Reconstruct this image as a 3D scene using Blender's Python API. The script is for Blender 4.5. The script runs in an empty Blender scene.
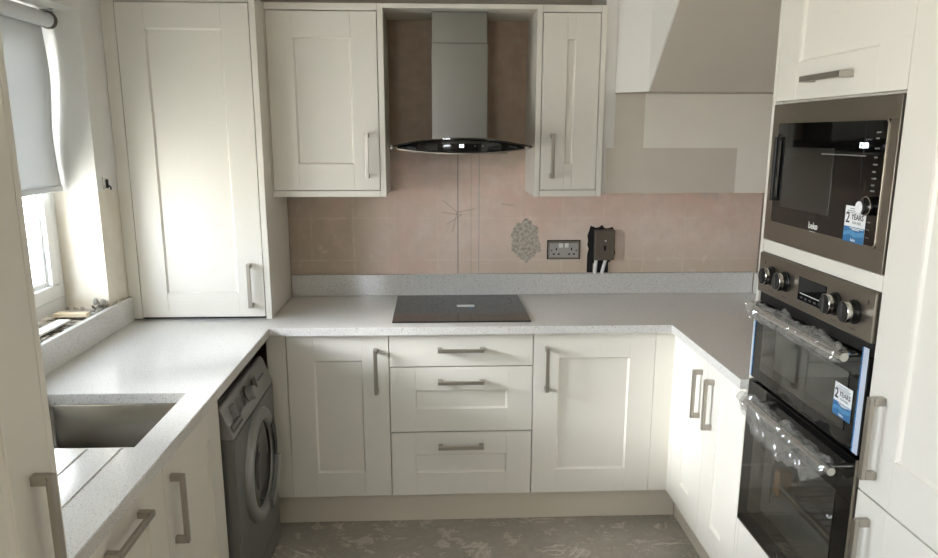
import bpy, bmesh, math, random
from mathutils import Vector, Matrix
random.seed(7)
SC = bpy.context.scene
COL = SC.collection
PI = math.pi

# ------------------------------------------------------------------ materials
def mat(name):
    m = bpy.data.materials.new(name); m.use_nodes = True
    nt = m.node_tree
    b = nt.nodes.get('Principled BSDF')
    return m, nt, b
def N(nt, t, **kw):
    n = nt.nodes.new(t)
    for k, v in kw.items(): setattr(n, k, v)
    return n
def L(nt, a, b): nt.links.new(a, b)
def srgb(r, g, b):
    f = lambda c: (c/255/12.92) if c/255 <= .04045 else ((c/255+.055)/1.055)**2.4
    return (f(r), f(g), f(b), 1)
def simple(name, col, rough=.5, metal=0, spec=.5, bump=0, bscale=200, coat=0, var=0, vscale=6):
    m, nt, b = mat(name)
    b.inputs['Base Color'].default_value = col
    b.inputs['Roughness'].default_value = rough
    b.inputs['Metallic'].default_value = metal
    b.inputs['Specular IOR Level'].default_value = spec
    b.inputs['Coat Weight'].default_value = coat
    tc = N(nt, 'ShaderNodeTexCoord')
    if bump:
        no = N(nt, 'ShaderNodeTexNoise'); no.inputs['Scale'].default_value = bscale; no.inputs['Detail'].default_value = 4
        bp = N(nt, 'ShaderNodeBump'); bp.inputs['Strength'].default_value = bump; bp.inputs['Distance'].default_value = .002
        L(nt, tc.outputs['Object'], no.inputs['Vector']); L(nt, no.outputs['Fac'], bp.inputs['Height']); L(nt, bp.outputs['Normal'], b.inputs['Normal'])
    if var:
        no = N(nt, 'ShaderNodeTexNoise'); no.inputs['Scale'].default_value = vscale; no.inputs['Detail'].default_value = 5
        mx = N(nt, 'ShaderNodeMix', data_type='RGBA')
        mx.inputs[6].default_value = tuple(c*(1-var) for c in col[:3])+(1,); mx.inputs[7].default_value = tuple(min(1, c*(1+var)) for c in col[:3])+(1,)
        L(nt, tc.outputs['Object'], no.inputs['Vector']); L(nt, no.outputs['Fac'], mx.inputs[0]); L(nt, mx.outputs[2], b.inputs['Base Color'])
    return m
M = {}
def cream_mat(name, col):
    m, nt, b = mat(name)
    tc = N(nt, 'ShaderNodeTexCoord'); mp = N(nt, 'ShaderNodeMapping'); mp.inputs['Scale'].default_value = (60, 60, 4)
    no = N(nt, 'ShaderNodeTexNoise'); no.inputs['Scale'].default_value = 6; no.inputs['Detail'].default_value = 3
    mx = N(nt, 'ShaderNodeMix', data_type='RGBA')
    mx.inputs[6].default_value = tuple(c*.96 for c in col[:3])+(1,); mx.inputs[7].default_value = col
    L(nt, tc.outputs['Object'], mp.inputs['Vector']); L(nt, mp.outputs['Vector'], no.inputs['Vector'])
    L(nt, no.outputs['Fac'], mx.inputs[0]); L(nt, mx.outputs[2], b.inputs['Base Color'])
    bp = N(nt, 'ShaderNodeBump'); bp.inputs['Strength'].default_value = .05; bp.inputs['Distance'].default_value = .001
    L(nt, no.outputs['Fac'], bp.inputs['Height']); L(nt, bp.outputs['Normal'], b.inputs['Normal'])
    b.inputs['Roughness'].default_value = .36; b.inputs['Specular IOR Level'].default_value = .45
    return m
M['cream'] = cream_mat('cream_painted_wood', srgb(232, 228, 218))
M['carcass'] = simple('carcass_board', srgb(222, 216, 202), .5)
M['nickel'] = simple('brushed_nickel', srgb(178, 172, 162), .34, .95, bump=.05, bscale=300)
M['steel'] = simple('brushed_steel', srgb(150, 142, 131), .34, 1, bump=.04, bscale=250)
M['sinksteel'] = simple('satin_sink_steel', srgb(156, 153, 147), .24, 1, bump=.03, bscale=120)
M['hoodsteel'] = simple('hood_steel', srgb(126, 124, 118), .34, 1, bump=.04, bscale=250)
M['black'] = simple('black_plastic', srgb(14, 14, 14), .35)
M['blackglass'] = simple('black_glass', srgb(9, 9, 9), .04, spec=.5)
M['hobglass'] = simple('hob_glass', srgb(20, 20, 20), .07, spec=.7, bump=.02, bscale=900)
M['dark'] = simple('dark_void', srgb(22, 20, 18), .8)
M['silver'] = simple('silver_painted_metal', srgb(124, 124, 122), .38, .45)
M['silverlight'] = simple('silver_ring_plastic', srgb(150, 150, 148), .3, .5)
M['white'] = simple('white_plastic', srgb(238, 238, 234), .35)
M['upvc'] = simple('white_upvc', srgb(240, 241, 240), .25)
M['offwhite'] = simple('painted_plaster_white', srgb(238, 236, 230), .8, bump=.15, bscale=60)
M['ceilingpaint'] = simple('ceiling_plasterboard', srgb(222, 218, 210), .9, bump=.1, bscale=60)
M['darkwall'] = simple('dark_unseen_plaster', srgb(132, 122, 110), .85, bump=.2, bscale=30, var=.06, vscale=3)  # unseen walls, darkened in colour to cut bounce onto the left cabinets
M['soffit'] = simple('taupe_shaded_soffit', srgb(210, 201, 188), .85, bump=.2, bscale=50, var=.03, vscale=5)  # taupe plaster, with its downward-facing shade put into the colour
M['grey'] = simple('grey_plate', srgb(118, 110, 100), .35, .6)
M['led'] = None
M['stickerwhite'] = simple('sticker_white', srgb(236, 237, 238), .4)
M['stickerblue'] = simple('sticker_blue', srgb(40, 108, 160), .4)
M['stickerpale'] = simple('sticker_pale_blue', srgb(84, 146, 190), .4)
M['ink'] = simple('sticker_ink', srgb(24, 32, 44), .5)
M['inkgrey'] = simple('sticker_grey_ink', srgb(120, 130, 140), .5)
M['whiteprint'] = simple('white_print', srgb(225, 225, 222), .5)
M['greyprint'] = simple('grey_print', srgb(110, 110, 108), .5)
M['darkprint'] = simple('dark_print', srgb(58, 58, 58), .5)
M['bluetape'] = simple('blue_tape', srgb(40, 120, 180), .5)
M['paletape'] = simple('pale_protective_tape', srgb(196, 206, 222), .35)
M['wood'] = simple('raw_batten_wood', srgb(214, 200, 172), .7, bump=.1, bscale=80, var=.1, vscale=20)
M['tan'] = simple('tan_packing_block', srgb(150, 116, 84), .8)
M['mortar'] = simple('mortar_lumps', srgb(150, 146, 138), .95, bump=.6, bscale=80, var=.35, vscale=30)
M['enamel'] = simple('grey_enamel', srgb(170, 170, 166), .3)
M['chrome'] = simple('chrome_wire', srgb(200, 198, 194), .2, 1)
M['mid'] = simple('plinth_board', srgb(214, 206, 190), .5)

def emis(name, col, s):
    m, nt, b = mat(name)
    b.inputs['Base Color'].default_value = col
    b.inputs['Emission Color'].default_value = col; b.inputs['Emission Strength'].default_value = s
    return m
M['led'] = emis('white_display_digits', (.85, .92, 1, 1), 2.5)

def glass(name, tint, gloss_w, rough=.0, diff=None, diff_w=0):
    m, nt, b = mat(name)
    nt.nodes.remove(b)
    out = nt.nodes['Material Output']
    tr = N(nt, 'ShaderNodeBsdfTransparent'); tr.inputs['Color'].default_value = tint
    gl = N(nt, 'ShaderNodeBsdfGlossy'); gl.inputs['Roughness'].default_value = rough; gl.inputs['Color'].default_value = (1, 1, 1, 1)
    mx = N(nt, 'ShaderNodeMixShader')
    if gloss_w is None:
        lw = N(nt, 'ShaderNodeLayerWeight'); lw.inputs['Blend'].default_value = .5; pw = N(nt, 'ShaderNodeMath', operation='POWER'); pw.inputs[1].default_value = 4
        ma = N(nt, 'ShaderNodeMath', operation='MULTIPLY_ADD'); ma.inputs[1].default_value = .85; ma.inputs[2].default_value = .045
        L(nt, lw.outputs['Facing'], pw.inputs[0]); L(nt, pw.outputs[0], ma.inputs[0]); L(nt, ma.outputs[0], mx.inputs[0])
    else: mx.inputs[0].default_value = gloss_w
    L(nt, tr.outputs[0], mx.inputs[1]); L(nt, gl.outputs[0], mx.inputs[2])
    last = mx
    if diff:
        d = N(nt, 'ShaderNodeBsdfDiffuse'); d.inputs['Color'].default_value = diff
        m2 = N(nt, 'ShaderNodeMixShader'); m2.inputs[0].default_value = diff_w
        L(nt, mx.outputs[0], m2.inputs[1]); L(nt, d.outputs[0], m2.inputs[2]); last = m2
    L(nt, last.outputs[0], out.inputs['Surface'])
    return m
M['pane'] = glass('window_glass', (.96, .97, .97, 1), .04)
M['ovenglass'] = glass('dark_oven_glass', (.74, .74, .73, 1), None)
M['hoodglass'] = glass('smoked_canopy_glass', (.35, .36, .36, 1), None)
M['film'] = glass('clear_plastic_film', (.95, .95, .95, 1), .13, .1, (.8, .79, .76, 1), .09)

def quartz():
    m, nt, b = mat('white_speckled_quartz')
    tc = N(nt, 'ShaderNodeTexCoord')
    base = srgb(218, 216, 212)
    cur = None
    def layer(prev, scale, lo, hi, col, seed):
        mp = N(nt, 'ShaderNodeMapping'); mp.inputs['Location'].default_value = (seed, seed*2.3, seed*.7)
        no = N(nt, 'ShaderNodeTexNoise'); no.inputs['Scale'].default_value = scale; no.inputs['Detail'].default_value = 1
        rp = N(nt, 'ShaderNodeValToRGB'); rp.color_ramp.elements[0].position = lo; rp.color_ramp.elements[1].position = hi
        mx = N(nt, 'ShaderNodeMix', data_type='RGBA')
        L(nt, tc.outputs['Object'], mp.inputs['Vector']); L(nt, mp.outputs['Vector'], no.inputs['Vector']); L(nt, no.outputs['Fac'], rp.inputs['Fac'])
        L(nt, rp.outputs['Color'], mx.inputs[0])
        if prev is None: mx.inputs[6].default_value = base
        else: L(nt, prev, mx.inputs[6])
        mx.inputs[7].default_value = col
        return mx.outputs[2]
    cur = layer(None, 260, .60, .68, srgb(184, 180, 173), 1.0)
    cur = layer(cur, 190, .66, .72, srgb(160, 154, 146), 4.0)
    cur = layer(cur, 300, .60, .68, srgb(228, 228, 228), 9.0)
    L(nt, cur, b.inputs['Base Color'])
    b.inputs['Roughness'].default_value = .1; b.inputs['Specular IOR Level'].default_value = .5
    return m
M['quartz'] = quartz()

class G:   # tiny math-node helper for masks
    def __init__(s, nt): s.nt = nt
    def m(s, op, a, b=None, c=None, clamp=False):
        n = N(s.nt, 'ShaderNodeMath', operation=op); n.use_clamp = clamp
        for i, v in enumerate((a, b, c)):
            if v is None: continue
            if isinstance(v, (int, float)): n.inputs[i].default_value = v
            else: L(s.nt, v, n.inputs[i])
        return n.outputs[0]
    def step(s, v, lo, w):   # 0 below lo, 1 above lo+w
        return s.m('MULTIPLY', s.m('SUBTRACT', v, lo), 1/w, clamp=True) if not hasattr(lo, 'node') else s.m('MULTIPLY', s.m('SUBTRACT', v, lo), 1/w, clamp=True)
    def rect(s, x, z, x0, x1, z0, z1, w=.004):
        a = s.m('MULTIPLY', s.step(x, x0, w), s.m('SUBTRACT', 1, s.step(x, x1, w)))
        b = s.m('MULTIPLY', s.step(z, z0, w), s.m('SUBTRACT', 1, s.step(z, z1, w)))
        return s.m('MULTIPLY', a, b)
    def noise(s, vec, scale, det=4, rough=.5):
        n = N(s.nt, 'ShaderNodeTexNoise'); n.inputs['Scale'].default_value = scale; n.inputs['Detail'].default_value = det; n.inputs['Roughness'].default_value = rough
        L(s.nt, vec, n.inputs['Vector']); return n.outputs['Fac']
    def ramp(s, f, lo, hi):
        n = N(s.nt, 'ShaderNodeMapRange'); n.inputs[1].default_value = lo; n.inputs[2].default_value = hi; L(s.nt, f, n.inputs[0]); return n.outputs[0]
    def mix(s, f, a, b):
        n = N(s.nt, 'ShaderNodeMix', data_type='RGBA')
        for i, v in ((0, f), (6, a), (7, b)):
            if isinstance(v, (int, float, tuple)): n.inputs[i].default_value = v
            else: L(s.nt, v, n.inputs[i])
        return n.outputs[2]

def back_wall_mat():
    m, nt, b = mat('old_tile_plaster_wall')
    g = G(nt)
    tc = N(nt, 'ShaderNodeTexCoord'); v = tc.outputs['Object']
    sp = N(nt, 'ShaderNodeSeparateXYZ'); L(nt, v, sp.inputs[0]); x, z = sp.outputs[0], sp.outputs[2]
    n1 = g.noise(v, 3.2, 5); n2 = g.noise(v, 14, 6, .65); n3 = g.noise(v, 70, 4)
    col = g.mix(g.ramp(n1, .38, .62), srgb(234, 204, 190), srgb(238, 220, 208))
    col = g.mix(g.m('MULTIPLY', g.ramp(n2, .42, .66), .7), col, srgb(222, 204, 187))
    col = g.mix(g.m('MULTIPLY', g.ramp(g.noise(v, 6, 7, .7), .52, .72), .55), col, srgb(244, 232, 222))
    # greyish-green stained area left and dusty pale foot of the plaster
    gl = g.m('MULTIPLY', g.m('SUBTRACT', 1, g.step(g.m('ADD', x, g.m('MULTIPLY', n2, .12)), .36, .14)), g.ramp(n1, .2, .5))
    col = g.mix(g.m('MULTIPLY', gl, .75), col, srgb(182, 168, 148))
    foot = g.m('MULTIPLY', g.m('SUBTRACT', 1, g.step(g.m('ADD', z, g.m('MULTIPLY', n2, .12)), 1.09, .14)), g.step(x, .5, .5))
    col = g.mix(g.m('MULTIPLY', foot, .7), col, srgb(206, 192, 172))
    # ghost grid of the removed tiles
    def lines(c, off, per, w):
        f = g.m('ABSOLUTE', g.m('SUBTRACT', g.m('FRACT', g.m('MULTIPLY', g.m('ADD', c, off), 1/per)), .5))
        return g.m('SUBTRACT', 1, g.step(f, 0.0, w/per))
    wob = g.m('MULTIPLY', g.m('SUBTRACT', n2, .5), .03)
    gx = lines(g.m('ADD', x, wob), .02, .2, .006); gz = lines(g.m('ADD', z, wob), .03, .2, .006)
    grid = g.m('MULTIPLY', g.m('MAXIMUM', gx, gz), g.ramp(g.noise(v, 10, 6, .7), .4, .6))
    col = g.mix(g.m('MULTIPLY', grid, .32), col, srgb(250, 240, 230))
    # adhesive smears and dusty scuffs
    sm = g.m('MULTIPLY', g.step(g.noise(v, 19, 9, .78), .565, .05), g.ramp(n1, .3, .65))
    col = g.mix(g.m('MULTIPLY', sm, .55), col, srgb(238, 228, 216))
    dk = g.step(g.noise(v, 27, 8, .8), .62, .04)
    col = g.mix(g.m('MULTIPLY', dk, .4), col, srgb(172, 150, 134))
    # scored star of scratches and a few strokes
    for x0, z0, x1, z1 in ((.70, 1.36, .775, 1.30), (.72, 1.24, .80, 1.29), (.75, 1.20, .775, 1.31), (.77, 1.30, .86, 1.315), (.70, 1.30, .80, 1.285), (.98, 1.34, 1.05, 1.33), (.60, 1.62, .67, 1.62), (.90, 1.64, 1.03, 1.645), (.90, 1.61, .94, 1.64)):
        Ld = math.hypot(x1-x0, z1-z0); ux, uz = (x1-x0)/Ld, (z1-z0)/Ld
        px_ = g.m('SUBTRACT', x, x0); pz_ = g.m('SUBTRACT', z, z0)
        al = g.m('ADD', g.m('MULTIPLY', px_, ux), g.m('MULTIPLY', pz_, uz)); ac = g.m('ABSOLUTE', g.m('ADD', g.m('SUBTRACT', g.m('MULTIPLY', px_, uz), g.m('MULTIPLY', pz_, ux)), g.m('MULTIPLY', wob, .2)))
        ln = g.m('MULTIPLY', g.m('MULTIPLY', g.step(al, 0, .01), g.m('SUBTRACT', 1, g.step(al, Ld-.01, .01))), g.m('SUBTRACT', 1, g.step(ac, .001, .002)))
        col = g.mix(g.m('MULTIPLY', ln, .38), col, srgb(120, 102, 90))
    # scored pencil lines / cracks
    for cx, w, s in ((.777, .003, .55), (.878, .002, .4), (.84, .002, .25)):
        ln = g.m('SUBTRACT', 1, g.step(g.m('ABSOLUTE', g.m('SUBTRACT', g.m('ADD', x, g.m('MULTIPLY', wob, .15)), cx)), w*.4, w))
        ln = g.m('MULTIPLY', ln, g.m('SUBTRACT', 1, g.step(z, 1.9, .05)))
        col = g.mix(g.m('MULTIPLY', ln, s), col, srgb(104, 88, 76))
    # old brown plaster above, behind the hood; cabinet shade there painted in too
    up = g.m('MULTIPLY', g.step(g.m('ADD', z, g.m('MULTIPLY', n2, .1)), 1.56, .12), g.m('SUBTRACT', 1, g.step(x, 1.44, .01)))
    brown = g.mix(g.ramp(n2, .35, .65), srgb(160, 138, 116), srgb(178, 158, 134))
    col = g.mix(g.m('MULTIPLY', up, .85), col, brown)
    # grey-filled patches behind hood
    pt = g.m('MULTIPLY', g.step(g.noise(v, 5.5, 3), .6, .05), g.step(z, 1.45, .05))
    col = g.mix(g.m('MULTIPLY', pt, .35), col, srgb(196, 186, 168))
    # grey-painted strip above the cabinets
    edge = g.m('MULTIPLY', g.m('SUBTRACT', n2, .5), .02)
    z2 = g.m('ADD', z, edge)
    col = g.mix(g.step(z2, 2.172, .004), col, srgb(178, 172, 162))
    chip = g.m('MULTIPLY', g.rect(x, z, 1.45, 2.24, 1.355, 1.385, .006), g.step(n2, .56, .03))
    col = g.mix(g.m('MULTIPLY', chip, .8), col, srgb(222, 204, 194))
    # grey mortar patch by the socket
    dx = g.m('MULTIPLY', g.m('SUBTRACT', x, 1.104), 1/.07); dz = g.m('MULTIPLY', g.m('SUBTRACT', z, 1.158), 1/.1)
    r = g.m('SQRT', g.m('ADD', g.m('MULTIPLY', dx, dx), g.m('MULTIPLY', dz, dz)))
    r = g.m('ADD', r, g.m('MULTIPLY', g.m('SUBTRACT', g.noise(v, 22, 4), .5), 1.1))
    pm = g.m('SUBTRACT', 1, g.step(r, .95, .06))
    pc = g.mix(g.ramp(n3, .35, .6), srgb(164, 154, 141), srgb(206, 197, 184))
    col = g.mix(pm, col, pc)
    L(nt, col, b.inputs['Base Color'])
    b.inputs['Roughness'].default_value = .85; b.inputs['Specular IOR Level'].default_value = .25
    rough_area = g.m('SUBTRACT', 1, g.rect(x, z, 1.43, 9, 1.39, 9, .01))
    h = g.m('ADD', g.m('MULTIPLY', g.m('MULTIPLY', n2, rough_area), .8), g.m('MULTIPLY', g.m('MULTIPLY', n3, pm), 2.5))
    h = g.m('ADD', h, g.m('MULTIPLY', g.m('MULTIPLY', n3, rough_area), .25))
    bp = N(nt, 'ShaderNodeBump'); bp.inputs['Strength'].default_value = .5; bp.inputs['Distance'].default_value = .004
    L(nt, h, bp.inputs['Height']); L(nt, bp.outputs['Normal'], b.inputs['Normal'])
    return m
M['backwall'] = back_wall_mat()

def casing_mat():
    m, nt, b = mat('casing_paint_patches')
    g = G(nt); tc = N(nt, 'ShaderNodeTexCoord'); v = tc.outputs['Object']
    sp = N(nt, 'ShaderNodeSeparateXYZ'); L(nt, v, sp.inputs[0]); x, z = sp.outputs[0], sp.outputs[2]
    n = g.noise(v, 9, 5)
    col = g.mix(n, srgb(234, 232, 226), srgb(240, 238, 233))
    taupe = g.mix(n, srgb(212, 203, 190), srgb(220, 211, 199)); cream = g.mix(n, srgb(240, 234, 222), srgb(245, 240, 230))
    col = g.mix(g.rect(x, z, 1.407, 9, 1.38, 1.604, .003), col, taupe)
    col = g.mix(g.rect(x, z, 1.44, 9, 1.6035, 1.832, .003), col, taupe)
    col = g.mix(g.rect(x, z, 1.568, 9, 1.6035, 1.9, .003), col, cream)
    col = g.mix(g.rect(x, z, 1.984, 9, 1.38, 1.604, .003), col, cream)
    L(nt, col, b.inputs['Base Color']); b.inputs['Roughness'].default_value = .8
    return m
M['casing'] = casing_mat()

def floor_mat():
    m, nt, b = mat('bare_adhesive_screed')
    g = G(nt); tc = N(nt, 'ShaderNodeTexCoord'); v = tc.outputs['Object']
    n1 = g.noise(v, 2.2, 6, .6); n2 = g.noise(v, 9, 8, .68); n3 = g.noise(v, 40, 5)
    col = g.mix(g.ramp(n1, .35, .65), srgb(158, 152, 142), srgb(180, 174, 164))
    col = g.mix(g.m('MULTIPLY', g.ramp(n2, .4, .66), .55), col, srgb(132, 122, 110))
    # ridged trowel marks in patches, each patch combed its own way
    pm = None
    for k, (rz, sc, off) in enumerate(((.5, 1, 0), (-.9, 1, 3.7), (1.5, 1, 8.1))):
        mp = N(nt, 'ShaderNodeMapping'); mp.inputs['Rotation'].default_value = (0, 0, rz); L(nt, v, mp.inputs['Vector'])
        wv = N(nt, 'ShaderNodeTexWave'); wv.inputs['Scale'].default_value = 11; wv.inputs['Distortion'].default_value = 9; wv.inputs['Detail'].default_value = 3; wv.inputs['Detail Scale'].default_value = .8
        L(nt, mp.outputs['Vector'], wv.inputs['Vector'])
        m2 = N(nt, 'ShaderNodeMapping'); m2.inputs['Location'].default_value = (off, off*.6, 0); L(nt, v, m2.inputs['Vector'])
        q = g.m('MULTIPLY', g.step(g.noise(m2.outputs['Vector'], 4.5, 5, .6), .585, .08), g.ramp(wv.outputs['Fac'], .6, .85))
        pm = q if pm is None else g.m('MAXIMUM', pm, q)
    col = g.mix(g.m('MULTIPLY', pm, .75), col, srgb(216, 211, 200))
    st = g.m('MULTIPLY', g.step(g.noise(v, 9, 9, .78), .53, .05), .75)
    col = g.mix(st, col, srgb(202, 196, 185))
    L(nt, col, b.inputs['Base Color']); b.inputs['Roughness'].default_value = .8
    h = g.m('ADD', g.m('MULTIPLY', pm, .8), n2)
    bp = N(nt, 'ShaderNodeBump'); bp.inputs['Strength'].default_value = .5; bp.inputs['Distance'].default_value = .004
    L(nt, h, bp.inputs['Height']); L(nt, bp.outputs['Normal'], b.inputs['Normal'])
    return m
M['floor'] = floor_mat()

def left_wall_mat():
    m, nt, b = mat('window_wall_plaster')
    g = G(nt); tc = N(nt, 'ShaderNodeTexCoord'); v = tc.outputs['Object']
    sp = N(nt, 'ShaderNodeSeparateXYZ'); L(nt, v, sp.inputs[0]); z = sp.outputs[2]
    n2 = g.noise(v, 12, 6, .6); n3 = g.noise(v, 30, 5, .6)
    col = g.mix(g.ramp(n2, .3, .7), srgb(226, 224, 218), srgb(232, 230, 225))
    low = g.m('SUBTRACT', 1, g.step(g.m('ADD', z, g.m('MULTIPLY', n2, .06)), 1.47, .01))  # lower reveal: partly bare plaster, mainly the change of light painted cream
    col = g.mix(low, col, g.mix(g.ramp(n2, .3, .7), srgb(222, 212, 194), srgb(236, 230, 216)))
    foot = g.m('SUBTRACT', 1, g.step(g.m('ADD', z, g.m('MULTIPLY', n3, .09)), 1.04, .01))
    col = g.mix(foot, col, g.mix(g.ramp(n3, .4, .56), srgb(52, 46, 40), srgb(176, 166, 150)))
    L(nt, col, b.inputs['Base Color']); b.inputs['Roughness'].default_value = .85
    bp = N(nt, 'ShaderNodeBump'); bp.inputs['Strength'].default_value = .35; bp.inputs['Distance'].default_value = .004
    L(nt, g.m('ADD', n2, g.m('MULTIPLY', foot, n3)), bp.inputs['Height']); L(nt, bp.outputs['Normal'], b.inputs['Normal'])
    return m
M['leftwall'] = left_wall_mat()

def blind_mat():
    m, nt, b = mat('blind_fabric')
    out = nt.nodes['Material Output']
    b.inputs['Base Color'].default_value = srgb(226, 228, 228); b.inputs['Roughness'].default_value = .8
    tr = N(nt, 'ShaderNodeBsdfTranslucent'); tr.inputs['Color'].default_value = srgb(225, 228, 230)
    mx = N(nt, 'ShaderNodeMixShader'); mx.inputs[0].default_value = .11
    L(nt, b.outputs[0], mx.inputs[1]); L(nt, tr.outputs[0], mx.inputs[2]); L(nt, mx.outputs[0], out.inputs['Surface'])
    return m
M['blind'] = blind_mat()

# ------------------------------------------------------------------ mesh helpers
class F:   # oriented front plane: local (u, w outwards, z)
    def __init__(s, kind, plane): s.k, s.p = kind, plane
    def pt(s, u, w, z):
        if s.k == 'B': return Vector((u, s.p - w, z))
        if s.k == 'L': return Vector((s.p + w, u, z))
        return Vector((s.p - w, -u, z))
class B:
    def __init__(s): s.bm = bmesh.new()
    def box(s, lo, hi, bev=0, seg=2):
        lo, hi = [min(a, b) for a, b in zip(lo, hi)], [max(a, b) for a, b in zip(lo, hi)]
        vs = [s.bm.verts.new((x, y, z)) for x in (lo[0], hi[0]) for y in (lo[1], hi[1]) for z in (lo[2], hi[2])]
        fs = [(0, 1, 3, 2), (4, 6, 7, 5), (0, 4, 5, 1), (2, 3, 7, 6), (0, 2, 6, 4), (1, 5, 7, 3)]
        faces = [s.bm.faces.new([vs[i] for i in f]) for f in fs]
        if bev:
            es = list({e for f in faces for e in f.edges})
            bmesh.ops.bevel(s.bm, geom=es, offset=min(bev, .45*min(h-l for h, l in zip(hi, lo))), segments=seg, affect='EDGES', profile=.5)
        return s
    def fbox(s, fr, u0, u1, w0, w1, z0, z1, bev=0):
        return s.box(fr.pt(u0, w0, z0), fr.pt(u1, w1, z1), bev)
    def tube(s, pts, r, seg=12, cap=True):
        pts = [Vector(p) for p in pts]; rings = []
        n = len(pts)
        for i, p in enumerate(pts):
            d = (pts[min(i+1, n-1)] - pts[max(i-1, 0)]).normalized()
            a = Vector((0, 0, 1)) if abs(d.z) < .9 else Vector((1, 0, 0))
            e1 = d.cross(a).normalized(); e2 = d.cross(e1)
            rr = r[i] if isinstance(r, (list, tuple)) else r
            rings.append([s.bm.verts.new(p + rr*(math.cos(2*PI*k/seg)*e1 + math.sin(2*PI*k/seg)*e2)) for k in range(seg)])
        for i in range(n-1):
            for k in range(seg):
                s.bm.faces.new((rings[i][k], rings[i][(k+1) % seg], rings[i+1][(k+1) % seg], rings[i+1][k]))
        if cap: s.bm.faces.new(rings[0]); s.bm.faces.new(rings[-1])
        return s
    def lathe(s, fr, cu, cz, prof, seg=48, caps=(True, True)):   # profile of (radius, w) about the outward axis
        rings = []
        for r, w in prof:
            rings.append([s.bm.verts.new(fr.pt(cu + r*math.cos(2*PI*k/seg), w, cz + r*math.sin(2*PI*k/seg))) for k in range(seg)])
        for i in range(len(rings)-1):
            for k in range(seg):
                s.bm.faces.new((rings[i][k], rings[i][(k+1) % seg], rings[i+1][(k+1) % seg], rings[i+1][k]))
        if caps[0]: s.bm.faces.new(rings[0])
        if caps[1]: s.bm.faces.new(rings[-1])
        return s
    def loft(s, rows, closed=False):   # rows of equal point lists
        vr = [[s.bm.verts.new(p) for p in r] for r in rows]
        n = len(vr[0])
        for i in range(len(vr)-1):
            for k in range(n if closed else n-1):
                s.bm.faces.new((vr[i][k], vr[i][(k+1) % n], vr[i+1][(k+1) % n], vr[i+1][k]))
        if closed:
            s.bm.faces.new(vr[0]); s.bm.faces.new(vr[-1])
        return s
    def prism(s, poly, d):    # planar polygon extruded by vector d
        d = Vector(d); a = [s.bm.verts.new(p) for p in poly]; b = [s.bm.verts.new(Vector(p)+d) for p in poly]
        s.bm.faces.new(a); s.bm.faces.new(b)
        for i in range(len(a)): s.bm.faces.new((a[i], a[(i+1) % len(a)], b[(i+1) % len(a)], b[i]))
        return s
    def obj(s, name, m, parent=None, base=None, smooth=False):
        if base is None: base = BASE.get(parent.name, Vector((0, 0, 0))) if parent else Vector((0, 0, 0))
        base = Vector(base)
        bmesh.ops.recalc_face_normals(s.bm, faces=s.bm.faces)
        for v in s.bm.verts: v.co -= base
        me = bpy.data.meshes.new(name); s.bm.to_mesh(me); s.bm.free()
        if smooth:
            for p in me.polygons: p.use_smooth = True
            try: me.set_sharp_from_angle(angle=math.radians(38))
            except Exception: pass
        me.materials.append(m)
        o = bpy.data.objects.new(name, me); COL.objects.link(o)
        if parent: o.parent = parent
        else: o.location = base
        BASE[o.name] = base
        return o
BASE = {}
def thing(name, label, cat, loc, group=None):
    o = bpy.data.objects.new(name, None); COL.objects.link(o); o.location = loc; o.empty_display_size = .1
    o['label'] = label; o['category'] = cat
    if group: o['group'] = group
    BASE[o.name] = Vector(loc)
    return o
def tag(o, label, cat, group=None):
    o['label'] = label; o['category'] = cat
    if group: o['group'] = group
    return o
def struct(o): o['kind'] = 'structure'; return o
def lettering(body, size, fr, u, w, z, m, parent, name='lettering', sx=1, bold=0):
    cu = bpy.data.curves.new('t', 'FONT'); cu.body = body; cu.size = size; cu.align_x = 'CENTER'; cu.align_y = 'CENTER'; cu.extrude = .0002; cu.offset = bold; cu.resolution_u = 3
    t = bpy.data.objects.new('t', cu); COL.objects.link(t)
    bpy.context.view_layer.update()
    me = bpy.data.meshes.new_from_object(t.evaluated_get(bpy.context.evaluated_depsgraph_get()))
    bpy.data.objects.remove(t)
    base = BASE[parent.name]
    for v in me.vertices: v.co = fr.pt(u + v.co.x*sx, w + v.co.z, z + v.co.y) - base
    me.name = name; me.materials.clear(); me.materials.append(m)
    o = bpy.data.objects.new(name, me); COL.objects.link(o); o.parent = parent; BASE[o.name] = base
    return o

def shaker(fr, u0, u1, z0, z1, parent, st=.108, rt=None, rb=None, th=.02, name='door'):
    rt = rt or st; rb = rb or st
    b = B(); bv = .0013
    b.fbox(fr, u0, u0+st, -th, 0, z0, z1, bv); b.fbox(fr, u1-st, u1, -th, 0, z0, z1, bv)
    b.fbox(fr, u0+st, u1-st, -th, 0, z1-rt, z1, bv); b.fbox(fr, u0+st, u1-st, -th, 0, z0, z0+rb, bv)
    # panel with a moulded slope to the frame
    a0, a1, c0, c1 = u0+st, u1-st, z0+rb, z1-rt
    s = .006
    P = lambda u, w, z: fr.pt(u, w, z)
    outer = [P(a0, -.004, c0), P(a1, -.004, c0), P(a1, -.004, c1), P(a0, -.004, c1)]
    inner = [P(a0+s, -.010, c0+s), P(a1-s, -.010, c0+s), P(a1-s, -.010, c1-s), P(a0+s, -.010, c1-s)]
    back = [P(a0, -.018, c0), P(a1, -.018, c0), P(a1, -.018, c1), P(a0, -.018, c1)]
    b.loft([back, outer, inner], closed=True)
    return b.obj(name, M['cream'], parent)
def slab(fr, u0, u1, z0, z1, parent, name, th=.02, m='cream', bev=.0015):
    b = B(); b.fbox(fr, u0, u1, -th, 0, z0, z1, bev); return b.obj(name, M[m], parent)
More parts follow.
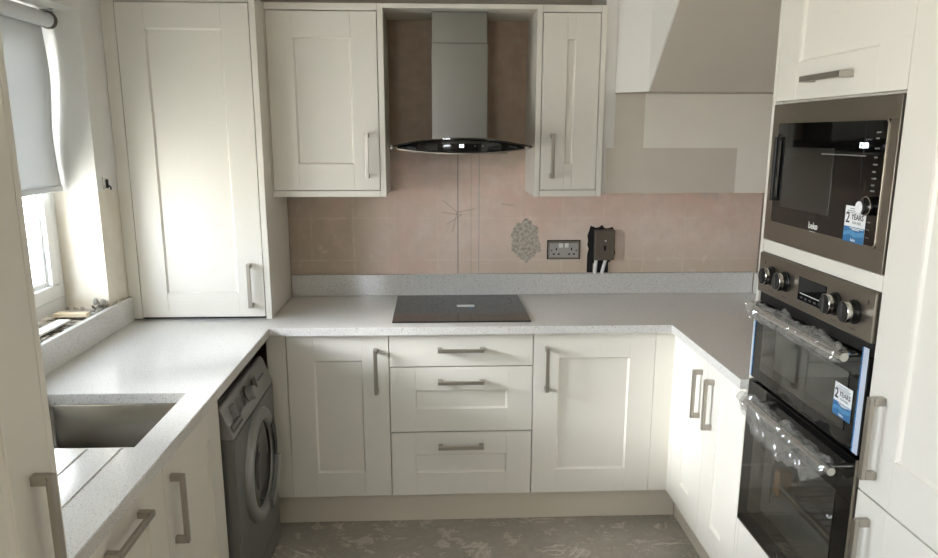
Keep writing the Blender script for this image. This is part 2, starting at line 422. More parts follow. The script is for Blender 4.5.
def handle(fr, u, z, Lh, d, parent):
    """bar handle on two block feet; d = 'v' or 'h'"""
    b = B(); h = Lh/2
    if d == 'h':
        for sgn in (-1, 1):
            b.fbox(fr, u+sgn*h, u+sgn*(h-.018), 0, .026, z-.008, z+.008, .001)
        b.fbox(fr, u-h, u+h, .026, .036, z-.0075, z+.0075, .0015)
        b.fbox(fr, u-h+.02, u+h-.02, .022, .0265, z-.004, z+.004, .001)
    else:
        for sgn in (-1, 1):
            b.fbox(fr, u-.008, u+.008, 0, .026, z+sgn*h, z+sgn*(h-.018), .001)
        b.fbox(fr, u-.0075, u+.0075, .026, .036, z-h, z+h, .0015)
        b.fbox(fr, u-.004, u+.004, .022, .0265, z-h+.02, z+h-.02, .001)
    return b.obj('handle', M['nickel'], parent)
def carcass(parent, lo, hi, open_face, t=.018, shelves=(), top=True):
    """five-sided cabinet box; open_face one of '-y','+x','-x'"""
    b = B(); x0, y0, z0 = lo; x1, y1, z1 = hi
    b.box((x0, y0, z0), (x1, y1, z0+t))
    if top: b.box((x0, y0, z1-t), (x1, y1, z1))
    zt = z1-t if top else z1
    if open_face == '-y':
        b.box((x0, y0, z0+t), (x0+t, y1, zt)); b.box((x1-t, y0, z0+t), (x1, y1, zt)); b.box((x0+t, y1-t, z0+t), (x1-t, y1, zt))
    else:
        b.box((x0, y0, z0+t), (x1, y0+t, zt)); b.box((x0, y1-t, z0+t), (x1, y1, zt))
        if open_face == '+x': b.box((x0, y0+t, z0+t), (x0+t, y1-t, zt))
        else: b.box((x1-t, y0+t, z0+t), (x1, y1-t, zt))
    for sz in shelves:
        b.box((x0+t, y0+t, sz), (x1-t, y1-t, sz+t))
    return b.obj('carcass', M['carcass'], parent)

# ------------------------------------------------------------------ key dimensions (metres; back wall y=0, camera looks +y)
XW, XR, YF, ZC = -.607, 2.25, -5.0, 2.4        # left wall, right wall, wall behind the camera, ceiling
FB, FL, FR = F('B', -.609), F('L', -.025), F('R', 1.6606)
ZB, ZD, ZT = .153, .862, .90

# ------------------------------------------------------------------ setting
b = B(); b.box((XW-.4, YF-.2, -.1), (XR+.2, .2, 0)); struct(b.obj('floor', M['floor']))
b = B(); b.box((XW-.4, YF-.2, ZC), (XR+.2, .2, ZC+.1)); struct(b.obj('ceiling', M['ceilingpaint']))
b = B(); b.box((XW-.4, 0, 0), (XR+.2, .2, ZC)); struct(b.obj('wall_back', M['backwall']))
b = B(); b.box((XR, YF, 0), (XR+.2, 0, ZC)); struct(b.obj('wall_right', M['darkwall']))
WY0, WY1, WZ0, WZ1 = -1.95, -.65, .985, 2.094     # window opening
b = B()
b.box((XW-.3, YF, 0), (XW, 0, WZ0)); b.box((XW-.3, YF, WZ1), (XW, 0, ZC))
VY0, VY1, VZ0 = -4.9, -3.5, 1.0
b.box((XW-.3, WY1, WZ0), (XW, 0, WZ1)); b.box((XW-.3, VY1, WZ0), (XW, WY0, WZ1)); b.box((XW-.3, YF, WZ0), (XW, VY0, WZ1))
struct(b.obj('wall_left', M['leftwall']))
DX0, DX1, DZ = -.55, .1, 2.1
b = B()
b.box((XW-.3, YF-.2, 0), (DX0, YF, ZC)); b.box((DX1, YF-.2, 0), (XR+.2, YF, ZC)); b.box((DX0, YF-.2, DZ), (DX1, YF, ZC))
struct(b.obj('wall_front', M['darkwall']))
# under-stair bulkhead with sloped soffit
cx0 = 1.51
prof = [(-.0005, 1.8345, 1.437), (-.30, 1.8345, 1.437), (-.54, 1.828, 1.513), (-.855, 2.115, 1.513), (-1.17, ZC-.0005, 1.513), (-.54, ZC-.0005, 1.513), (-.30, ZC-.0005, 1.437), (-.0005, ZC-.0005, 1.437)]
def bulk(off0, off1):
    b = B(); A = [b.bm.verts.new((x+off0, y, z)) for y, z, x in prof]
    C = [b.bm.verts.new(((x+off1) if off1 < 1 else XR-.0005, y, z)) for y, z, x in prof]; n = len(A)
    for V in (A, C):
        for q in ((0, 1, 6, 7), (1, 2, 5, 6), (2, 3, 4, 5)): b.bm.faces.new([V[i] for i in q])
    for i in range(n): b.bm.faces.new((A[i], A[(i+1) % n], C[(i+1) % n], C[i]))
    return b
struct(bulk(0, .006).obj('wall_bulkhead_cheek', M['offwhite']))
struct(bulk(.006, 2).obj('wall_bulkhead', M['soffit']))
# boxed casing below the bulkhead, patchily painted, filling the corner beside the wall cabinet
b = B(); b.prism([Vector((x, -.30, z)) for x, z in ((1.3865, 1.411), (XR-.0005, 1.411), (XR-.0005, 1.833), (1.4365, 1.833), (1.4365, ZC-.0005), (1.3865, ZC-.0005))], (0, .2995, 0))
struct(b.obj('wall_casing', M['casing']))

# window_1: frame, casement sash, panes
wroot = bpy.data.objects.new('window_1', None); COL.objects.link(wroot); wroot.location = (-.8, -1.3, WZ0); wroot['kind'] = 'structure'; BASE['window_1'] = Vector(wroot.location)
FW = F('L', -.77)
b = B(); fw = .05; u0, u1, z0, z1 = WY0, WY1-.001, WZ0+.012, WZ1-.001
b.fbox(FW, u0, u1, -.07, 0, z0, z0+fw, .004); b.fbox(FW, u0, u1, -.07, 0, z1-fw, z1, .004)
b.fbox(FW, u0, u0+fw, -.07, 0, z0+fw, z1-fw, .004); b.fbox(FW, u1-fw, u1, -.07, 0, z0+fw, z1-fw, .004)
um = -1.3
b.fbox(FW, um-.035, um+.035, -.07, 0, z0+fw, z1-fw, .004)
b.obj('window_frame', M['upvc'], wroot)
for a0, a1 in ((u0+fw, um-.035), (um+.035, u1-fw)):
    sa = B(); g_ = .004; sw = .055
    A0, A1, C0, C1 = a0+g_, a1-g_, z0+fw+g_, z1-fw-g_
    sa.fbox(FW, A0, A1, -.065, .012, C0, C0+sw, .005); sa.fbox(FW, A0, A1, -.065, .012, C1-sw, C1, .005)
    sa.fbox(FW, A0, A0+sw, -.065, .012, C0+sw, C1-sw, .005); sa.fbox(FW, A1-sw, A1, -.065, .012, C0+sw, C1-sw, .005)
    bd = .018   # glazing bead
    sa.fbox(FW, A0+sw, A1-sw, -.05, -.004, C0+sw, C0+sw+bd, .004); sa.fbox(FW, A0+sw, A1-sw, -.05, -.004, C1-sw-bd, C1-sw, .004)
    sa.fbox(FW, A0+sw, A0+sw+bd, -.05, -.004, C0+sw+bd, C1-sw-bd, .004); sa.fbox(FW, A1-sw-bd, A1-sw, -.05, -.004, C0+sw+bd, C1-sw-bd, .004)
    so = sa.obj('window_sash', M['upvc'], wroot)
    gk = B()
    gk.fbox(FW, A0+sw+bd-.003, A1-sw-bd+.003, -.03, -.026, C0+sw+bd-.003, C1-sw-bd+.003); gk.obj('pane', M['pane'], so)
    gs = B()
    for q in ((A0-.003, A0), (A1, A1+.003)): gs.fbox(FW, q[0], q[1], -.02, .002, C0, C1)
    gs.obj('gasket', M['black'], so)

# window_unseen: unseen second window, added in this wall to light the right side
w2 = bpy.data.objects.new('window_unseen', None); COL.objects.link(w2); w2.location = (-.8, -3.8, WZ0); w2['kind'] = 'structure'; BASE['window_unseen'] = Vector(w2.location)
b = B(); u0, u1, z0, z1 = VY0+.001, VY1-.001, WZ0+.001, WZ1-.001; um = (u0+u1)/2
b.fbox(FW, u0, u1, -.07, 0, z0, z0+.08, .004); b.fbox(FW, u0, u1, -.07, 0, z1-.08, z1, .004)
b.fbox(FW, u0, u0+.08, -.07, 0, z0+.08, z1-.08, .004); b.fbox(FW, u1-.08, u1, -.07, 0, z0+.08, z1-.08, .004); b.fbox(FW, um-.06, um+.06, -.07, 0, z0+.08, z1-.08, .004)
b.obj('window_frame', M['upvc'], w2)
for a0, a1 in ((u0+.078, um-.058), (um+.058, u1-.078)):
    b = B(); b.fbox(FW, a0, a1, -.04, -.036, z0+.078, z1-.078); b.obj('pane', M['pane'], w2)

# unseen back door, added behind the camera for fill light: solid below, glazed top light
droot = B(); dm = (DX0+DX1)/2
for q in ((DX0, DX0+.05), (DX1-.05, DX1)): droot.box((q[0], YF-.12, 0), (q[1], YF-.05, DZ-.05), .003)
droot.box((DX0, YF-.12, DZ-.05), (DX1, YF-.05, DZ-.001), .003)
droot.box((DX0+.05, YF-.1, .01), (DX1-.05, YF-.06, 1.5), .003)
dfr = struct(droot.obj('door_unseen', M['upvc'], base=(dm, YF-.1, 0)))
b = B(); b.box((DX0+.05, YF-.085, 1.5), (DX1-.05, YF-.08, DZ-.05)); b.obj('pane', M['pane'], dfr)

# ------------------------------------------------------------------ window ledge bits
def lump(b, c, r, sq=(1, 1, .5)):
    pts = bmesh.ops.create_icosphere(b.bm, subdivisions=2, radius=r)['verts']
    ph = [random.uniform(0, 6) for _ in range(3)]
    for v in pts:
        k = 1 + .25*math.sin(v.co.x/r*2.3+ph[0]) + .2*math.sin(v.co.y/r*3.1+ph[1])
        v.co = Vector((v.co.x*sq[0]*k, v.co.y*sq[1]*k, max(v.co.z*sq[2]*k, -r*.2))) + Vector(c)
b = B()
for i in range(70):
    x = random.uniform(-.755, -.62); y = random.uniform(-1.5, -.67); r = random.uniform(.006, .02)
    lump(b, (x, y, WZ0+r*.2), r, (1, 1.4, .45))
for i in range(10):
    lump(b, (random.uniform(-.63, -.612), random.uniform(-.72, -.66), WZ0+.006+.004*i), .016, (.7, .8, 1))
o = b.obj('mortar_rubble', M['mortar']); tag(o, 'loose grey mortar rubble strewn along the unfinished window ledge', 'rubble'); o['kind'] = 'stuff'
b = B(); b.box((-.748, -.81, WZ0+.012), (-.625, -.775, WZ0+.026), .002)
bo = b.obj('timber_batten', M['wood'], base=(-.69, -.79, WZ0+.012)); tag(bo, 'short pale timber batten lying across the window ledge rubble', 'batten')
b = B(); b.box((-.70, -1.1, WZ0+.012), (-.655, -.87, WZ0+.02), .002)
bo = b.obj('plaster_slab', M['offwhite'], base=(-.68, -.98, WZ0+.01)); tag(bo, 'flat broken piece of white plaster on the window ledge', 'plaster')
# hole with loose clip in wall beside dresser
b = B(); b.fbox(F('L', XW), -.60, -.57, -.001, .004, 1.45, 1.50, .001)
t = thing('wire_clip', 'small black wire stub poking out of the wall beside the window reveal', 'wire', (XW, -.585, 1.45))
o = b.obj('back_plate', M['offwhite'], t)
b = B(); b.fbox(F('L', XW), -.585, -.572, .004, .012, 1.455, 1.49, .003); b.tube([(XW+.008, -.578, 1.47), (XW+.02, -.58, 1.46), (XW+.022, -.582, 1.45)], .003, 8); b.obj('wire_end', M['black'], t)

# ------------------------------------------------------------------ roller blind
t = thing('roller_blind', 'pale grey roller blind half lowered in the left window', 'blind', (-.70, -1.3, 1.45))
b = B(); b.tube([(-.70, -.70, 2.055), (-.70, -1.93, 2.055)], .026, 20); b.obj('roller_tube', M['blind'], t, smooth=True)
b = B(); b.tube([(-.70, -.682, 2.055), (-.70, -.70, 2.055)], .03, 20); b.obj('end_cap', M['grey'], t, smooth=True)
b = B(); b.box((-.73, -.679, 2.03), (-.67, -.6815, 2.085), .002); b.box((-.73, -.679, 2.085), (-.67, -.71, 2.0935), .002); b.obj('bracket', M['white'], t)
b = B(); rows = []
for i in range(25):
    z = 2.05 - (2.05-1.46)*i/24; row = []
    k = i/24
    edge = .004*math.sin(k*PI*1.1) - .016*k + .003*math.sin(k*13)
    for j in range(31):
        y = -.69 + edge*-1 - (1.93-.69)*j/30 if j < 30 else -1.93
        x = -.728 + .004*math.sin(j*.5+k*2)*k + .010*math.exp(-j*.8)*math.sin(k*6)
        row.append((x, y, z))
    rows.append(row)
b.loft(rows); fo = b.obj('fabric', M['blind'], t, smooth=True)
sm = fo.modifiers.new('thick', 'SOLIDIFY'); sm.thickness = .0008
b = B(); b.box((-.735, -1.93, 1.452), (-.721, -.676, 1.474), .004); b.obj('bottom_bar', M['blind'], t)

# ------------------------------------------------------------------ quartz worktop (one height-field slab with sink cut-out and drain grooves)
def slab_grid(xs, ys, top, zb):
    b = B(); V = {}
    def vert(i, j, z):
        k = (i, j, round(z, 5))
        if k not in V: V[k] = b.bm.verts.new((xs[i], ys[j], z))
        return V[k]
    nx, ny = len(xs)-1, len(ys)-1
    H = [[top((xs[i]+xs[i+1])/2, (ys[j]+ys[j+1])/2) for j in range(ny)] for i in range(nx)]
    h = lambda i, j: H[i][j] if 0 <= i < nx and 0 <= j < ny else None
    for i in range(nx):
        for j in range(ny):
            z = H[i][j]
            if z is None: continue
            b.bm.faces.new([vert(i, j, z), vert(i+1, j, z), vert(i+1, j+1, z), vert(i, j+1, z)])
            b.bm.faces.new([vert(i, j, zb), vert(i, j+1, zb), vert(i+1, j+1, zb), vert(i+1, j, zb)])
            for di, dj, p, q in ((-1, 0, (i, j), (i, j+1)), (1, 0, (i+1, j), (i+1, j+1)), (0, -1, (i, j), (i+1, j)), (0, 1, (i, j+1), (i+1, j+1))):
                o = h(i+di, j+dj); lo = zb if o is None else o
                if lo < z - 1e-6: b.bm.faces.new([vert(*p, lo), vert(*q, lo), vert(*q, z), vert(*p, z)])
    return b
SX0, SX1, SY0, SY1 = -.50, -.084, -1.788, -1.387
gr = [-.44, -.357, -.275, -.195, -.111]
def dedupe(v): return sorted(set(round(a, 5) for a in v))
xs = dedupe([XW+.002, SX0, SX1, 0, 1.6356, XR-.002] + [q for g0 in gr for q in (g0-.003, g0+.003)])
ys = dedupe([-2.307, SY0, SY1, -1.333, -.634, -.002, -2.2, -1.793])
def wtop(x, y):
    if x > 0 and y < -.634 and x < 1.6356: return None
    if x > 1.6356 and y < -1.333: return None
    if SX0 < x < SX1 and SY0 < y < SY1: return None
    if -2.2 < y < -1.793 and any(abs(x-g0) < .003 for g0 in gr): return ZT-.003
    return ZT
b = slab_grid(xs, ys, wtop, .868)
bmesh.ops.dissolve_limit(b.bm, angle_limit=.001, verts=b.bm.verts, edges=b.bm.edges)
es = [e for e in b.bm.edges if len(e.link_faces) == 2 and e.calc_face_angle() > 1.2 and abs(e.verts[0].co.z-ZT) < 1e-4 and abs(e.verts[1].co.z-ZT) < 1e-4 and e.calc_length() > .05]
bmesh.ops.bevel(b.bm, geom=es, offset=.002, segments=2, affect='EDGES')
tag(b.obj('quartz_worktop', M['quartz']), 'white speckled quartz worktop running in a U round the kitchen', 'worktop')
b = B(); b.box((-.018, -.02, ZT+.0005), (2.228, -.001, 1.003), .002); tag(b.obj('quartz_upstand', M['quartz'], base=(1.1, -.01, ZT)), 'long speckled quartz upstand below the pink plaster wall', 'upstand', 'quartz upstands')
b = B(); b.box((XW+.001, -2.305, ZT+.0005), (XW+.02, -.475, 1.003), .002); tag(b.obj('quartz_upstand', M['quartz'], base=(XW+.01, -1.4, ZT)), 'speckled quartz upstand under the window ledge on the left', 'upstand', 'quartz upstands')
b = B(); b.box((2.23, -1.332, ZT+.0005), (XR-.001, -.022, 1.003), .002); tag(b.obj('quartz_upstand', M['quartz'], base=(2.24, -.7, ZT)), 'short quartz upstand end in the right back corner beside the oven housing', 'upstand', 'quartz upstands')

# ------------------------------------------------------------------ sink
t = thing('undermount_sink', 'square stainless steel sink bowl set under the left worktop', 'sink', ((SX0+SX1)/2, (SY0+SY1)/2, .67))
def rrect(cx, cy, hx, hy, r, z, n=6):
    p = []
    for qx, qy, a0 in ((1, 1, 0), (-1, 1, PI/2), (-1, -1, PI), (1, -1, 1.5*PI)):
        for k in range(n+1):
            a = a0 + k*PI/2/n; p.append(Vector((cx+qx*(hx-r)+r*math.cos(a), cy+qy*(hy-r)+r*math.sin(a), z)))
    return p
cxs, cys, hx, hy = (SX0+SX1)/2, (SY0+SY1)/2, (SX1-SX0)/2, (SY1-SY0)/2
b = B()
rows = [rrect(cxs, cys, hx+.018, hy+.018, .03, .8672), rrect(cxs, cys, hx+.003, hy+.003, .02, .8672), rrect(cxs, cys, hx-.001, hy-.001, .022, .862), rrect(cxs, cys, hx-.004, hy-.004, .024, .71), rrect(cxs, cys, hx-.012, hy-.012, .03, .69), rrect(cxs, cys, hx-.03, hy-.03, .03, .682), rrect(cxs, cys, .05, .05, .05, .676), rrect(cxs, cys, .045, .045, .045, .672)]
vr = [[b.bm.verts.new(p) for p in r] for r in rows]; n = len(vr[0])
for i in range(len(vr)-1):
    for k in range(n): b.bm.faces.new((vr[i][k], vr[i][(k+1) % n], vr[i+1][(k+1) % n], vr[i+1][k]))
b.bm.faces.new(vr[-1])
so = b.obj('bowl', M['sinksteel'], t, smooth=True)
sd = so.modifiers.new('thick', 'SOLIDIFY'); sd.thickness = .0012; sd.offset = 0
b = B(); b.tube([(cxs, cys, .6735), (cxs, cys, .677)], .036, 24); b.tube([(cxs, cys, .677), (cxs, cys, .681)], .012, 16); b.obj('waste_strainer', M['chrome'], t, smooth=True)

# ------------------------------------------------------------------ hob
t = thing('induction_hob', 'black glass induction hob on the back worktop under the extractor', 'hob', (.776, -.31, ZT))
b = B(); b.box((.487, -.565, ZT+.0005), (1.063, -.045, ZT+.0065), .0015); b.obj('glass_top', M['hobglass'], t)
b = B(); b.box((.763, -.30, ZT+.0068), (.842, -.262, ZT+.0075)); so = b.obj('label_sticker', M['stickerwhite'], t)
b = B(); b.box((.815, -.318, ZT+.0068), (.835, -.302, ZT+.0073)); b.obj('label_corner', M['stickerblue'], t)
for cx, cy, r in ((.63, -.18, .08), (.63, -.40, .1), (.92, -.18, .1), (.92, -.40, .08)):
    b = B()
    for k in range(40):
        a0, a1 = 2*PI*k/40, 2*PI*(k+1)/40
        vs = [b.bm.verts.new((cx+q*math.cos(a), cy+q*math.sin(a), ZT+.0067)) for q, a in ((r, a0), (r, a1), (r+.0012, a1), (r+.0012, a0))]
        b.bm.faces.new(vs)
    bmesh.ops.remove_doubles(b.bm, verts=b.bm.verts, dist=.0003)
    b.obj('cooking_zone', M['darkprint'], t)

# ------------------------------------------------------------------ back run base units
def base_unit(x0, x1, label, name='base_cabinet'):
    t = thing(name, label, 'cabinet', ((x0+x1)/2, -.3, .15))
    carcass(t, (x0, -.587, .15), (x1, -.022, .866), '-y', shelves=() if name != 'base_cabinet' else (.5,))
    return t
t = base_unit(.0575, .4745, 'cream shaker base cabinet left of the drawers, single tall door')
d = shaker(FB, .059, .473, ZB, ZD, t, .108); handle(FB, .421, .712, .19, 'v', d)
b = B(); b.box((-.02, -.609, ZB), (.0565, -.59, .866), .001); b.obj('corner_filler', M['cream'], t)
t = base_unit(.4755, 1.0685, 'cream three-drawer unit under the hob', 'drawer_unit')
for i, (z0, z1, hz) in enumerate(((.153, .436, .377), (.441, .722, .663), (.727, ZD, .8))):
    if i == 2: d = slab(FB, .4765, 1.0675, z0, z1, t, 'drawer')
    else: d = shaker(FB, .4765, 1.0675, z0, z1, t, .105, .1, .1, name='drawer')
    handle(FB, .7695, hz, .19, 'h', d)
t = base_unit(1.0695, 1.58, 'cream shaker base cabinet right of the drawers, wider single door')
d = shaker(FB, 1.071, 1.579, ZB, ZD, t, .106); handle(FB, 1.126, .712, .19, 'v', d)
b = B(); b.box((1.5805, -.609, ZB), (1.6606, -.589, .866), .001); b.box((1.6606, -.6515, ZB), (1.6806, -.589, .866), .001); b.obj('corner_post', M['cream'], t)
b = B(); b.box((-.05, -.547, .0005), (1.7225, -.53, .149), .001); tag(b.obj('plinth', M['mid'], base=(.8, -.54, 0)), 'cream kick plinth along the back base units', 'plinth', 'kick plinths')
def plinth(x0, x1, y0, y1, label):
    b = B(); b.box((x0, y0, .0005), (x1, y1, .149), .001); tag(b.obj('plinth', M['mid'], base=((x0+x1)/2, (y0+y1)/2, 0)), label, 'plinth', 'kick plinths')
plinth(1.723, 1.74, -1.333, -.55, 'kick plinth under the bright right-hand double-door cabinet')
plinth(1.723, 1.74, -2.6, -1.355, 'kick plinth under the oven housing and larder')
plinth(-.105, -.088, -2.307, -1.285, 'kick plinth under the left-hand sink cabinets')
plinth(-.105, -.088, -2.95, -2.329, 'kick plinth under the tall left foreground cabinet')

# right run base unit with two doors
t = thing('base_cabinet', 'bright cream double-door base cabinet on the right beside the oven housing', 'cabinet', (1.95, -.99, .15))
carcass(t, (1.6825, -1.332, .15), (2.23, -.653, .866), '-x', shelves=(.5,))
d = shaker(FR, .6535, .991, ZB, ZD, t, .115, .108, .108); handle(FR, .935, .71, .19, 'v', d)
d = shaker(FR, .994, 1.331, ZB, ZD, t, .115, .108, .108); handle(FR, 1.055, .71, .19, 'v', d)

# left run base units
t = thing('base_cabinet', 'cream sink base cabinet beside the washing machine with vertical bar handle', 'cabinet', (-.3, -1.53, .15))
carcass(t, (-.59, -1.777, .15), (-.047, -1.2855, .866), '+x', top=False)
d = shaker(FL, -1.776, -1.2865, ZB, ZD, t, .108); handle(FL, -1.728, .70, .195, 'v', d)
t = thing('base_cabinet', 'cream base cabinet below the drainer with a horizontal handle, beside the tall unit', 'cabinet', (-.3, -2.03, .15))
carcass(t, (-.59, -2.307, .15), (-.047, -1.779, .866), '+x', top=False)
d = shaker(FL, -2.306, -1.779, ZB, ZD, t, .108); handle(FL, -2.03, .80, .195, 'h', d)

# tall unit, left foreground
FT = F('L', 0.0)
t = thing('tall_cabinet', 'tall cream cabinet standing in the left foreground at the worktop end', 'cabinet', (-.3, -2.62, 0))
b = B(); b.box((-.6, -2.327, .0005), (0.0, -2.309, 2.2), .001); b.obj('end_panel', M['cream'], t)
carcass(t, (-.6, -2.95, .15), (-.0225, -2.328, 2.2), '+x', shelves=(.9, 1.5))
d = shaker(FT, -2.95, -2.3285, ZB, 2.195, t, .12); handle(FT, -2.387, 1.015, .195, 'v', d)

# ------------------------------------------------------------------ washing machine
t = thing('washing_machine', 'silver front-loading washing machine under the left worktop', 'washing machine', (-.3, -.965, 0))
wx, wy0, wy1 = .010, -1.265, -.668
b = B(); b.prism([Vector((-.56, wy0, .02)), Vector((wx, wy0, .02)), Vector((wx, wy0, .69)), Vector((-.03, wy0, .69)), Vector((-.05, wy0, .79)), Vector((-.56, wy0, .79))], (0, wy1-wy0, 0))
bmesh.ops.bevel(b.bm, geom=[e for e in b.bm.edges], offset=.004, segments=2, affect='EDGES'); b.obj('body', M['silver'], t)
b = B(); b.prism([Vector((-.029, wy0, .692)), Vector((wx, wy0, .692)), Vector((wx-.003, wy0, .705)), Vector((-.026, wy0, .792)), Vector((-.034, wy0, .798)), Vector((-.046, wy0, .796))], (0, wy1-wy0, 0))
bmesh.ops.bevel(b.bm, geom=[e for e in b.bm.edges], offset=.002, segments=2, affect='EDGES'); cp = b.obj('control_panel', M['silverlight'], t)
class FS(F):   # slanted panel plane: z measured up the slope
    def __init__(s): pass
    def pt(s, u, w, z):
        a = math.atan2(.023, .087); k = z-.705
        return Vector((wx-.003 - k*math.sin(a) + w*math.cos(a), u, .705 + k*math.cos(a) + w*math.sin(a)))
fs = FS()
def sbox(b, u0, u1, w0, w1, z0, z1):
    p = [fs.pt(u, w, z) for u in (u0, u1) for w in (w0, w1) for z in (z0, z1)]
    vs = [b.bm.verts.new(q) for q in p]
    for f in ((0, 1, 3, 2), (4, 6, 7, 5), (0, 4, 5, 1), (2, 3, 7, 6), (0, 2, 6, 4), (1, 5, 7, 3)): b.bm.faces.new([vs[i] for i in f])
b = B(); b.lathe(fs, -.985, .755, [(.031, -.002), (.031, .004), (.027, .007), (.025, .024), (.022, .027)], 32); b.obj('programme_knob', M['silverlight'], cp, smooth=True)
b = B(); sbox(b, -.915, -.865, -.001, .0015, .742, .780); b.obj('display', M['blackglass'], cp)
b = B()
for r in range(9):
    for c, (q0, q1) in enumerate(((-1.21, -1.15), (-1.14, -1.08), (-1.07, -1.03))):
        L0 = q0 + random.uniform(0, .006); sbox(b, L0, q1-random.uniform(0, .02), -.001, .0004, .735+r*.006, .7366+r*.006)
b.obj('programme_print', M['darkprint'], cp)
b = B()
for k in range(5): sbox(b, -.84+k*.02, -.83+k*.02, -.001, .0006, .752, .758)
b.obj('button_print', M['darkprint'], cp)
b = B(); sbox(b, -1.245, -1.13, -.001, .003, .709, .731); b.obj('detergent_drawer', M['silver'], cp)
b = B(); sbox(b, -1.24, -1.135, .0028, .0036, .711, .717); b.obj('drawer_recess', M['black'], cp)
FWM = F('L', wx); wc, wz = -.955, .468
b = B(); b.lathe(FWM, wc, wz, [(.212, -.002), (.212, .008), (.206, .018), (.194, .023), (.175, .023), (.163, .016), (.157, .004), (.157, -.002)], 64, caps=(False, False)); dr = b.obj('door_ring', M['silverlight'], t, smooth=True)
b = B(); b.lathe(FWM, wc, wz, [(.157, .0005), (.157, .008), (.135, .012), (.09, .006), (.05, .002), (.02, .001)], 48); b.obj('porthole_glass', M['blackglass'], dr, smooth=True)
b = B()
for k in range(10):   # dark grip recess on the right of the ring
    a0, a1 = math.radians(-12+k*5), math.radians(-12+(k+1)*5)
    q = [FWM.pt(wc+r*math.cos(a), w, wz+r*math.sin(a)) for w in (.0215, .0245) for r, a in ((.158, a0), (.2, a0), (.2, a1), (.158, a1))]
    vs = [b.bm.verts.new(p) for p in q]
    for f in ((0, 1, 2, 3), (4, 5, 6, 7), (0, 1, 5, 4), (1, 2, 6, 5), (2, 3, 7, 6), (3, 0, 4, 7)): b.bm.faces.new([vs[i] for i in f])
b.obj('grip_recess', M['black'], dr)
b = B()
for k in range(12):
    a0, a1 = math.radians(-80+k*5.6), math.radians(-80+(k+1)*5.6)
    q = [FWM.pt(wc+r*math.cos(a), w, wz+r*math.sin(a)) for w in (.021, .036) for r, a in ((.160, a0), (.2, a0), (.2, a1), (.160, a1))]
    vs = [b.bm.verts.new(p) for p in q]
    for f in ((0, 1, 2, 3), (4, 5, 6, 7), (0, 1, 5, 4), (1, 2, 6, 5), (2, 3, 7, 6), (3, 0, 4, 7)): b.bm.faces.new([vs[i] for i in f])
bmesh.ops.remove_doubles(b.bm, verts=b.bm.verts, dist=.0005)
b.obj('door_handle', M['silverlight'], dr)
b = B(); b.fbox(FWM, -1.262, -.671, -.001, .001, .105, .107); b.fbox(FWM, -1.24, -1.13, -.001, .002, .035, .095, .001); b.obj('filter_flap', M['silver'], t)
for yy in (wy0+.05, wy1-.05):
    for xx in (-.05, -.5):
        b = B(); b.tube([(xx, yy, .0005), (xx, yy, .021)], .02, 12); b.obj('foot', M['black'], t)

# ------------------------------------------------------------------ dresser cabinet on the worktop
FD = F('B', -.47)
t = thing('dresser_cabinet', 'tall cream dresser cabinet standing on the worktop in the left back corner', 'cabinet', (-.31, -.23, ZT))
b = B(); b.box((-.555, -.448, .912), (-.046, -.022, 2.165)); b.obj('carcass', M['carcass'], t)
b = B(); b.box((-.0445, -.47, ZT+.0008), (-.0205, -.022, 2.18), .0015); b.obj('side_panel', M['cream'], t)
b = B(); b.box((-.6055, -.47, ZT+.006), (-.5555, -.45, 2.165), .001); b.obj('filler_strip', M['cream'], t)
b = B(); b.box((-.6055, -.47, 2.158), (-.0455, -.449, 2.18), .001); b.obj('top_rail', M['cream'], t)
b = B(); b.box((-.6055, -.445, ZT+.0005), (-.05, -.03, .911)); b.obj('base', M['dark'], t)
d = shaker(FD, -.553, -.0475, .912, 2.155, t, .107, .095, .1); handle(FD, -.101, 1.047, .185, 'v', d)

# ------------------------------------------------------------------ wall cabinets and bridging shelf
FU = F('B', -.335)
def wall_unit(x0, x1, d0, d1, label, st, left_panel, hu):
    t = thing('wall_cabinet', label, 'cabinet', ((x0+x1)/2, -.16, 1.40))
    b = B(); b.box((x0 + (.0235 if left_panel else .001), -.312, 1.402), (x1-.0245, -.022, 2.178)); b.obj('carcass', M['carcass'], t)
    sides = [(x1-.0235, x1)] + ([(x0, x0+.0225)] if left_panel else [(x0, x0+.005)])
    for a, c in sides:
        b = B(); b.box((a, -.335, 1.40), (c, -.001, 2.18), .0012); b.obj('side_panel', M['cream'], t)
    a, c = (x0+.0235 if left_panel else x0+.006), x1-.0245
    b = B(); b.box((a, -.335, 2.152), (c, -.3135, 2.18), .001); b.obj('top_rail', M['cream'], t)
    b = B(); b.box((a, -.335, 1.40), (c, -.3135, 1.426), .001); b.obj('bottom_rail', M['cream'], t)
    d = shaker(FU, d0, d1, 1.4295, 2.1485, t, st, .102, .108); handle(FU, hu, 1.572, .185, 'v', d)
    return t
wall_unit(-.0195, .462, -.0115, .4355, 'cream shaker wall cabinet left of the extractor, with panelled door', .107, False, .385)
wall_unit(1.095, 1.385, 1.1205, 1.359, 'narrow cream wall cabinet right of the extractor', .102, True, 1.168)
b = B(); b.box((.4625, -.335, 2.162), (1.0945, -.001, 2.18), .001); tag(b.obj('bridging_shelf', M['cream'], base=(.78, -.17, 2.162)), 'cream bridging board joining the two wall cabinets above the extractor', 'shelf')

